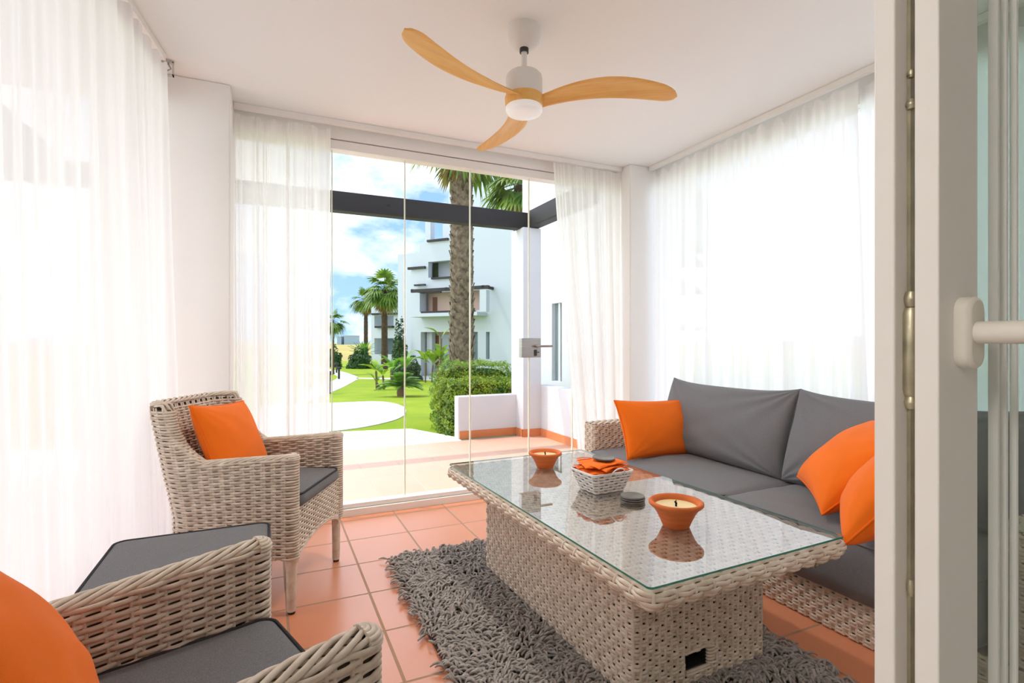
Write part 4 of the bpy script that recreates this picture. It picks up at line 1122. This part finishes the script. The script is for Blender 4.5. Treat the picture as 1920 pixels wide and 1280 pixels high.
# ================================================================== PLANTS
def leaf_fan(mb, base, az, el, pet, R, seg=15, spread=80, droop=0.35, mi=0, rnd=None):
    """one fan leaf: stalk and a pleated half-round blade of separate fingers"""
    d = np.array([math.cos(az) * math.cos(el), math.sin(az) * math.cos(el), math.sin(el)])
    side = np.array([-math.sin(az), math.cos(az), 0]); up = np.cross(d, side) * -1
    if up[2] < 0: up = -up
    t = np.linspace(0, 1, 5)[:, None]
    st = base + d * pet * t - np.array([0, 0, 1]) * droop * pet * 0.35 * t ** 2
    mb.tubes(st, 0.012 * R / 0.6, 0.018 * R / 0.6, 4, up, mi=mi)
    tip = st[-1]; dd = st[-1] - st[-2]; dd /= np.linalg.norm(dd)
    up = np.cross(dd, side); up = up if up[2] > 0 else -up
    for k in range(seg):
        a = math.radians(-spread + 2 * spread * k / (seg - 1))
        r = R * (0.72 + 0.28 * math.cos(a)) * random.uniform(0.92, 1.06)
        v = dd * math.cos(a) + side * math.sin(a); w = -dd * math.sin(a) + side * math.cos(a)
        s = np.array([0.0, 0.35, 0.65, 0.85, 1.0])
        hw = np.array([0.010, 0.085, 0.065, 0.03, 0.004]) * R
        c = tip + v * (r * s)[:, None] - np.array([0, 0, 1.0]) * (droop * r * s ** 2.4)[:, None] + up * (0.02 * R * (1 if k % 2 else -1))
        mb.grid(np.stack([c - w * hw[:, None], c + up * 0.015 * R * np.array([0, 1, 1, .6, 0])[:, None], c + w * hw[:, None]], 1), mi)
def fan_palm(label, px, d, z0, z1, r0, r1, nl, pet, R, skirt=18, boots=0, seed=0, cr=None):
    random.seed(seed); r = np.random.default_rng(seed)
    x, y = ray(px, d)
    root = thing('fan_palm', label, 'palm tree', (x, y, z0), 0, 'fan palms in the garden')
    h = z1 - z0
    zz = np.linspace(-0.1, h, 40)
    rad = r0 + (r1 - r0) * np.clip(zz / h, 0, 1) + 0.25 * r0 * np.exp(-np.clip(zz, 0, 9) * 2.5) + r.normal(0, r0 * 0.03, 40)
    tr = MB().lathe(np.column_stack([rad, zz]), 20).build('trunk', 'palm_bark', root, smooth=True)
    if boots:
        bm = MB()
        for k in range(boots):
            f = (k + 0.5) / boots; z = f * h; a = k * 2.39996; rr = r0 + (r1 - r0) * f + 0.1 * r0 * math.exp(-z * 2.5)
            er = np.array([math.cos(a), math.sin(a), 0]); et = np.array([-math.sin(a), math.cos(a), 0])
            wd = 0.13 * r.uniform(0.8, 1.2); ht = 0.27 * r.uniform(0.85, 1.25); out = r.uniform(0.03, 0.075)
            c = er * rr + np.array([0, 0, z]); sk = et * r.uniform(-0.03, 0.03)
            rows = []
            for q, ww, oo in ((-0.5, 0.55, 0.004), (-0.15, 1.0, 0.018), (0.25, 0.7, 0.018 + out * 0.5), (0.5, 0.32, 0.012 + out)):
                p = c + np.array([0, 0, q * ht]) + sk * q * 2
                rows.append([p - et * wd * ww + er * (oo - 0.012), p + er * (oo + 0.022), p + et * wd * ww + er * (oo - 0.012)])
            back = [[rr_[0] - er * 0.03, rr_[1] - er * 0.05, rr_[2] - er * 0.03] for rr_ in rows]
            bm.grid(np.array(rows)); bm.grid(np.array([[rows[-1][0], rows[-1][1], rows[-1][2]], back[-1]]))
        bm.build('leaf_bases', 'palm_boot', tr, smooth=True, autos=30)
    cm = MB(); base = np.array([0, 0, h])
    for k in range(nl):
        el = math.radians(random.uniform(-35, 78)) if k > nl // 3 else math.radians(random.uniform(-45, 5))
        leaf_fan(cm, base + np.array([0, 0, random.uniform(-0.15, 0.15) * R]), k * 2.39996 + random.uniform(-.2, .2), el, pet * random.uniform(0.8, 1.15), R * random.uniform(0.85, 1.1), 13, 82, random.uniform(0.25, 0.6))
    cm.build('crown', 'fan_leaf', root)
    if skirt:
        sm = MB()
        for k in range(skirt):
            leaf_fan(sm, base - np.array([0, 0, 0.25 * R]), k * 2.39996, math.radians(random.uniform(-80, -50)), pet * random.uniform(0.4, 0.7), R * random.uniform(0.6, 0.9), 9, 50, 0.3)
        sm.build('dead_leaves', 'dry_leaf', root)
    return root
fan_palm('tall fan palm with patterned trunk in front of the white apartment building', 866, 14.0, -0.3, 6.65, 0.29, 0.22, 26, 0.75, 0.85, 14, 330, 5)
fan_palm('fan palm with brown hanging leaves above the dark beam by the white pier', 974, 10.5, -0.2, 4.22, 0.14, 0.12, 26, 0.34, 0.50, 18, 0, 8)
fan_palm('fan palm with a full crown standing left of the apartment building', 721, 37, -0.85, 4.75, 0.23, 0.19, 34, 0.8, 1.05, 20, 0, 3)
fan_palm('slimmer fan palm just behind and left of the full crowned one', 686, 52, -0.85, 5.3, 0.22, 0.17, 28, 0.8, 1.0, 18, 0, 13)
fan_palm('small lone fan palm far left beside the curtain edge', 624, 31, -0.85, 2.35, 0.09, 0.075, 22, 0.42, 0.55, 0, 0, 17)

def cycad(label, px, d, L, n, seed):
    random.seed(seed); x, y = ray(px, d); z = float(gz(x, y))
    root = thing('cycad', label, 'cycad', (x, y, z - 0.02))
    MB().lathe([(0.10, 0), (0.11, 0.12), (0.09, 0.26), (0.03, 0.30)], 14).build('trunk', 'stem', root, smooth=True)
    m = MB()
    for k in range(n):
        az = random.uniform(0, 2 * PI); el = math.radians(random.uniform(10, 82))
        q = np.linspace(0, 1, 12)
        er = np.array([math.cos(az), math.sin(az), 0]); et = np.array([-math.sin(az), math.cos(az), 0])
        l = L * random.uniform(0.85, 1.1)
        c = np.array([0, 0, 0.26]) + er * (l * q * math.cos(el) + l * 0.12 * q ** 2)[:, None] + np.array([0, 0, 1.0]) * (l * q * math.sin(el) - l * 0.40 * q ** 2)[:, None]
        m.tubes(c, 0.008, 0.008, 4)
        for i in np.linspace(1.2, 10.9, 26):
            j = int(i); f = i - j; p = c[j] * (1 - f) + c[min(j + 1, 11)] * f; tg = c[min(j + 1, 11)] - c[j]; tg /= np.linalg.norm(tg)
            ll = 0.15 * math.sin(PI * (i / 12) ** 0.8) + 0.02
            for s in (-1, 1):
                v = et * s * 0.85 + tg * 0.5 + np.array([0, 0, 0.25]); v /= np.linalg.norm(v)
                wv = tg * 0.011
                m.add([p - wv, p + wv, p + v * ll + wv * 0.2, p + v * ll - wv * 0.2], np.array([[0, 1, 2, 3]]))
    m.build('fronds', 'cycad_leaf', root); return root
cycad('low round cycad with arching fronds on the lawn near the paving', 752, 13.2, 0.56, 64, 4)

def paddle_plant(label, px, d, stems, seed, leaf='banana_leaf', group=None):
    """stems: (px offset in m, height, leaf length, number of leaves)"""
    random.seed(seed); x, y = ray(px, d); z = float(gz(x, y))
    root = thing('strelitzia', label, 'plant', (x, y, z - 0.02), 0, group)
    for dx, hh, ll, nl in stems:
        p = np.array([RGT[0] * dx, RGT[1] * dx, 0]) + np.array([0, random.uniform(-0.15, 0.15), 0])
        lean = np.array([random.uniform(-0.12, 0.12), random.uniform(-0.1, 0.1), 0])
        q = np.linspace(0, 1, 6)[:, None]
        MB().tubes(p + np.array([0, 0, hh]) * q + lean * q ** 2, 0.035, 0.035, 7).build('stem', 'stem', root, smooth=True)
        m = MB(); top = p + np.array([0, 0, hh]) + lean
        for k in range(nl):
            az = k * 2.39996 + random.uniform(0, 1); el = math.radians(random.uniform(35, 80))
            er = np.array([math.cos(az), math.sin(az), 0]); et = np.array([-math.sin(az), math.cos(az), 0])
            s = np.linspace(0, 1, 9); l = ll * random.uniform(0.8, 1.2)
            c = top + er * (l * s * math.cos(el) + 0.25 * l * s ** 3)[:, None] + np.array([0, 0, 1.0]) * (l * s * math.sin(el) - 0.25 * l * s ** 3)[:, None]
            hw = 0.17 * l * np.array([0.05, 0.08, 0.35, 0.75, 1, 1, 0.8, 0.45, 0.05])
            n2 = np.array([0, 0, 1.0])
            m.grid(np.stack([c - et * hw[:, None] + n2 * hw[:, None] * 0.4, c, c + et * hw[:, None] + n2 * hw[:, None] * 0.4], 1))
        m.build('leaves', leaf, root, smooth=True)
    return root
GS = 'broad leaved plants along the apartment building'
paddle_plant('cluster of bright broad leaved plants before the ground floor opening', 812, 22.5, ((-0.35, 0.85, 0.75, 5), (-0.05, 0.75, 0.8, 6), (0.2, 1.0, 0.8, 5), (0.42, 0.8, 0.7, 4), (0.3, 1.9, 0.75, 2)), 3, group=GS)
paddle_plant('tall yellowish broad leaved plant left of the cycad by the palm trunk', 712, 16.5, ((-0.1, 0.6, 0.55, 6), (0.15, 0.45, 0.5, 5), (0.0, 0.25, 0.4, 4)), 9, group=GS)
paddle_plant('dark broad leaved plant right behind the cycad', 738, 21, ((-0.1, 0.5, 0.9, 7), (0.35, 0.6, 0.9, 6)), 12, 'cycad_leaf', group=GS)

def leaf_cloud(mb, pts, nor, size, r):
    n = len(pts); t = r.normal(0, 1, (n, 3)); t -= nor * (t * nor).sum(1, keepdims=True); t /= np.linalg.norm(t, axis=1, keepdims=True)
    nn = nor + r.normal(0, 0.55, (n, 3)); nn /= np.linalg.norm(nn, axis=1, keepdims=True)
    bt = np.cross(nn, t); bt /= np.linalg.norm(bt, axis=1, keepdims=True); t = np.cross(bt, nn)
    s = (size * r.uniform(0.7, 1.3, n))[:, None]
    V = np.stack([pts - t * s, pts + bt * s * 0.45 + nn * s * 0.1, pts + t * s, pts - bt * s * 0.45 + nn * s * 0.1], 1)
    mb.add(V, np.arange(n * 4).reshape(n, 4))
def hedge(label, x0, x1, y0, y1, z0, z1, n, size, seed, name='box_hedge', leaf='hedge_leaf', group='clipped hedges behind the terrace wall', lump=0.05, round_=False):
    r = np.random.default_rng(seed)
    root = thing(name, label, 'hedge' if 'hedge' in name else 'shrub', ((x0 + x1) / 2, (y0 + y1) / 2, z0), 0, group)
    hx, hy, hz = (x1 - x0) / 2, (y1 - y0) / 2, z1 - z0
    d = r.normal(0, 1, (n, 3)); d[:, 2] = np.abs(d[:, 2]) if round_ else d[:, 2]
    d /= np.linalg.norm(d, axis=1, keepdims=True)
    p = 2.2 if round_ else 7.0
    s = 1 / (np.abs(d) ** p).sum(1) ** (1 / p)
    q = d * s[:, None]
    wob = 1 + lump * (np.sin(9 * q[:, 0] + seed) + np.sin(8 * q[:, 1] + 2) + np.sin(7 * q[:, 2] * 2)) + r.normal(0, 0.03, n)
    P = q * wob[:, None]
    if round_: P = P * np.array([hx, hy, hz])
    else: P = P * np.array([hx, hy, hz / 2]) + np.array([0, 0, hz / 2])
    nor = np.sign(q) * np.abs(q) ** (p - 1); nor /= np.linalg.norm(nor, axis=1, keepdims=True)
    m = MB(); leaf_cloud(m, P, nor, size, r); m.build('foliage', leaf, root)
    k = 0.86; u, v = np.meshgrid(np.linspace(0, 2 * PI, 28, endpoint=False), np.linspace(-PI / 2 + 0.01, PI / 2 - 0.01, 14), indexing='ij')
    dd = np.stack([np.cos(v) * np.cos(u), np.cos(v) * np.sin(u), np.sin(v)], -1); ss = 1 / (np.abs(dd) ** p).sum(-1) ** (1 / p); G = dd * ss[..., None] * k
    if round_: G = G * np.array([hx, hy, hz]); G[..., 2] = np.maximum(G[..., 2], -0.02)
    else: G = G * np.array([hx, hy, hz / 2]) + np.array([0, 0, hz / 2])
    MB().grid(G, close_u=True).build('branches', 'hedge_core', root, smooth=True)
    return root
hedge('clipped leafy hedge right behind the low terrace wall, its end hanging past the wall', 1.93, 2.98, 5.98, 6.75, -0.10, 0.60, 15000, 0.019, 2)
hedge('clipped hedge further back at the foot of the tall palm', 2.35, 3.50, 7.45, 8.2, -0.15, 0.75, 12000, 0.020, 6)
def shrub(label, px, d, w, h, n, size, seed, leaf='shrub_leaf'):
    x, y = ray(px, d); z = float(gz(x, y))
    return hedge(label, x - w / 2, x + w / 2, y - w / 2, y + w / 2, z - 0.05, z + h, n, size, seed, 'shrub', leaf, 'shrubs beside the apartment buildings', 0.09, True)
shrub('dark green shrub at the left corner of the nearer apartment building', 764, 24.2, 1.25, 1.05, 2200, 0.065, 3)
shrub('dark shrub at the left corner of the far building beside the path', 676, 38, 1.6, 1.3, 1200, 0.11, 4)
shrub('tall dark shrub rising before the gap between the two buildings', 749, 26.2, 0.75, 2.5, 2000, 0.07, 5)
shrub('small shrub far left at the edge of the dry field', 627, 40, 1.0, 1.3, 700, 0.10, 7)
fan_x = ray(682, 41)
a = thing('agave', 'spiky agave like plant beside the path left of the far building', 'plant', (fan_x[0], fan_x[1], -0.85))
m = MB(); random.seed(3)
for k in range(34):
    az = k * 2.4; el = math.radians(random.uniform(15, 80)); l = random.uniform(1.2, 1.7)
    er = np.array([math.cos(az) * math.cos(el), math.sin(az) * math.cos(el), math.sin(el)]); et = np.array([-math.sin(az), math.cos(az), 0])
    s = np.linspace(0, 1, 5); c = np.array([0, 0, 0.9]) + er * (l * s)[:, None] - np.array([0, 0, 0.25 * l]) * (s ** 2)[:, None]; hw = 0.07 * np.array([0.8, 1, .8, .5, .05])
    m.grid(np.stack([c - et * hw[:, None], c + np.array([0, 0, -0.03]), c + et * hw[:, None]], 1))
m.build('leaves', 'cycad_leaf', a)
MB().lathe([(0.12, 0), (0.1, 0.95)], 10).build('trunk', 'stem', a)

def bollard(label, px, py, h):
    x, y, z = ground_at(px, py)
    o = MB().lathe([(0.055, 0), (0.055, h * 0.82), (0.13, h * 0.84), (0.13, h), (0.0, h)], 16, caps=False).build('bollard_light', 'bollard_metal', smooth=True, loc=(x, y, z), autos=40)
    return tag(o, label, 'bollard', 'dark path lights')
bollard('dark low path light beside the bend of the walk', 635.5, 711, 0.62)
bollard('dark low path light nearest to the curtain edge on the lawn', 616, 738, 0.62)
bollard('dark low path light further along the walk', 631, 699, 0.62)

# ================================================================== APARTMENT BUILDINGS
DV = RGT * -0.889 + FWD * 0.457; NV = RGT * -0.457 - FWD * 0.889
class Facade:
    def __init__(self, px0, d0):
        self.p0 = ray(px0, d0); self.r0 = (px0 - 960) / F; self.d0 = d0; self.lat0 = self.r0 * d0
        self.M = Matrix(((DV[0], NV[0], 0, self.p0[0]), (DV[1], NV[1], 0, self.p0[1]), (0, 0, 1, 0), (0, 0, 0, 1)))
    def t(self, px, n=0.0):
        r = (px - 960) / F; d = self.d0 - 0.889 * n; l = self.lat0 - 0.457 * n
        return (l - r * d) / (0.889 + 0.457 * r)
    def z(self, py, t, n=0.0): return EYE + (640 - py) * (self.d0 + 0.457 * t - 0.889 * n) / F
def wall_with_holes(mb, t0, t1, z0, z1, n0, n1, holes, M, mi=0):
    ts = sorted({t0, t1, *[min(max(h[i], t0), t1) for h in holes for i in (0, 1)]}); zs = sorted({z0, z1, *[min(max(h[i], z0), z1) for h in holes for i in (2, 3)]})
    for a, c in zip(ts[:-1], ts[1:]):
        for e, g in zip(zs[:-1], zs[1:]):
            mt, mz = (a + c) / 2, (e + g) / 2
            if any(h[0] < mt < h[1] and h[2] < mz < h[3] for h in holes): continue
            mb.box(a, c, n0, n1, e, g, mi, M)
f = Facade(845, 25.0); T, Zf, M4 = f.t, f.z, f.M
def op(p0, p1, y0, y1):     # px right/left edges and rows
    t = T((p0 + p1) / 2); return (T(p1), T(p0), Zf(y1, t), Zf(y0, t))
bld = thing('apartment_building', 'white three storey apartment building with dark pergola beams behind the tall palm', 'building', (f.p0[0], f.p0[1], -0.85))
bld.location = (0, 0, 0)
o1, o2, o3 = op(789, 853, 622, 706), op(783, 899, 546, 583), op(803, 850, 489, 519)
w1, w2 = op(886, 896, 622, 675), op(911, 918, 622, 673)
tL, tM = T(771), T(841)
wb_ = MB()
zpar = Zf(452, T(815)); ztop = Zf(346, T(900))
wall_with_holes(wb_, tM, T(787), -1.2, zpar, -0.3, 0.0, [o1, o2, o3], M4)
wb_.box(T(787), tL, -0.5, 0.0, -1.2, Zf(476, tL), 0, M4)
wall_with_holes(wb_, -10.5, tM, -1.2, ztop, -0.3, 0.0, [o1, o2, o3, w1, w2], M4)
wb_.box(-10.5, tM - 0.0, -9, -2.0, zpar, ztop, 0, M4)                       # upper block behind
wb_.box(tL - 0.3, tL, -9, -0.3, -1.2, Zf(476, tL), 0, M4)
wb_.box(T(787) - 0.3, T(787) - 0.001, -9, -0.3, Zf(476, tL), zpar, 0, M4)
for zc in (o1[3] + 0.1, o2[3] + 0.1, o3[3] + 0.1, Zf(459, T(815))): wb_.box(-10.4, T(788), -8.9, -0.25, zc, zc + 0.2, 0, M4)
zr = Zf(415, T(800))
wb_.box(T(806), T(796), -0.4, -0.05, zpar, zr, 0, M4); wb_.box(tM, T(829), -0.45, -0.05, zpar, Zf(418, tM), 0, M4)
wb_.box(T(775, -1.2) - 1.6, T(746, -1.2), -9, -1.2, -1.2, Zf(474, 3, -1.2), 0, M4)    # block set back on the left
wb_.box(T(811, -0.5), T(801, -0.5), -0.75, -0.45, -1.2, o1[3] + 0.1, 0, M4)
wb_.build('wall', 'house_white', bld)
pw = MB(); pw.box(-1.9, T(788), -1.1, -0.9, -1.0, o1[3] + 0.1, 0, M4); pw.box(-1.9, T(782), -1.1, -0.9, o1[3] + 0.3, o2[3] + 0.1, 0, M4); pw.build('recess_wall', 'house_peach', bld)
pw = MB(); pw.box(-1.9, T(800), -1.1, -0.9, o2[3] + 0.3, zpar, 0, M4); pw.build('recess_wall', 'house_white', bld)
for p0, p1, y0, y1, nm, mt in ((811, 823, 629, 690, 'door', 'wood_door'), (826, 846, 627, 690, 'window', 'house_glass'), (812, 820, 557, 584, 'door', 'wood_door'), (790, 800, 560, 584, 'window', 'house_glass'), (812, 822, 494, 521, 'window', 'shrub_leaf')):
    t = T((p0 + p1) / 2, -0.9); MB().box(T(p1, -0.9), T(p0, -0.9), -0.92, -0.86, Zf(y1, t, -0.9), Zf(y0, t, -0.9), 0, M4).build(nm, mt, bld)
for q in (w1, w2): MB().box(q[0], q[1], -0.28, -0.22, q[2], q[3], 0, M4).build('window', 'house_glass', bld)
def pbeam(p0, p1, y, th, n0=0.05, n1=0.17, parent=bld, M=M4, ff=f, name='pergola_beam'):
    t = ff.t((p0 + p1) / 2, n1); zc = ff.z(y, t, n1)
    MB().box(ff.t(p1, n1), ff.t(p0, n1), n0, n1, zc - th / 2, zc + th / 2, 0, M).build(name, 'dark_beam', parent)
pbeam(770, 915, 541.5, 0.15, 0.75, 0.9); pbeam(789, 889, 584, 0.10, 0.02, 0.12); pbeam(800, 839, 449.5, 0.10); pbeam(808, 848, 520.5, 0.09); pbeam(790, 826, 548, 0.08, 0.2, 0.3)
pbeam(764, 796, 502, 0.12, 0.1, 0.22); pbeam(776, 796, 534, 0.08, 0.1, 0.22)
for p in (772, 905, 836):
    MB().box(f.t(p, 0.9) - 0.06, f.t(p, 0.9) + 0.06, -0.1, 0.9, Zf(541.5, 0, .9) - 0.06, Zf(541.5, 0, .9) + 0.06, 0, M4).build('pergola_beam', 'dark_beam', bld)
pst = MB(); pst.box(T(906, .9) - 0.15, T(906, .9) + 0.15, 0.6, 0.9, o1[3] + 0.85, Zf(545, -1.5, .9), 0, M4); pst.box(-2.0, T(790), 0.0, 0.9, o1[3] + 0.7, o1[3] + 0.86, 0, M4); pst.build('balcony', 'house_white', bld)
# far building
f2 = Facade(720, 44.0); M5 = f2.M
b2 = thing('apartment_building', 'smaller white apartment block far behind the palms at the end of the lawn', 'building', (0, 0, 0))
h2 = [(f2.t(738), f2.t(702), f2.z(y1, 0), f2.z(y0, 0)) for y0, y1 in ((560, 572), (592, 612), (634, 664))]
wb_ = MB(); wall_with_holes(wb_, f2.t(760), f2.t(696), -1.2, f2.z(545, 0), -0.3, 0, h2, M5)
wb_.box(f2.t(696) - 0.3, f2.t(696), -7, -0.3, -1.2, f2.z(545, 0), 0, M5); wb_.box(f2.t(760), f2.t(697), -7, -1.6, -1.2, f2.z(545, 0), 0, M5)
wb_.build('wall', 'house_white', b2)
MB().box(f2.t(737), f2.t(703), -1.6, -1.5, h2[2][2], h2[2][3], 0, M5).build('window', 'house_glass', b2)
for y_, p0, p1 in ((572.5, 706, 741), (588, 696, 749), (612.5, 702, 735)): pbeam(p0, p1, y_, 0.16, 0.05, 0.3, b2, M5, f2)
for px_a, px_b, ht, lab in ((632, 640, 3.2, 'pale distant building on the horizon nearest the lone palm'), (645, 664, 3.6, 'long pale distant building on the horizon left of the palms')):
    d = 230; a0, a1 = (px_a - 960) / F * d, (px_b - 960) / F * d
    Mx = Matrix(((RGT[0], FWD[0], 0, 0), (RGT[1], FWD[1], 0, 0), (0, 0, 1, 0), (0, 0, 0, 1)))
    o = thing('distant_building', lab, 'building', (0, 0, 0), 0, 'pale buildings on the horizon')
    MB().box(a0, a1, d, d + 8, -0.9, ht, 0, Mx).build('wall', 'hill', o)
    MB().box(a0 - 0.2, a1 + 0.2, d - 0.2, d + 8.2, ht, ht + 0.25, 0, Mx).build('roof', 'house_white', o)
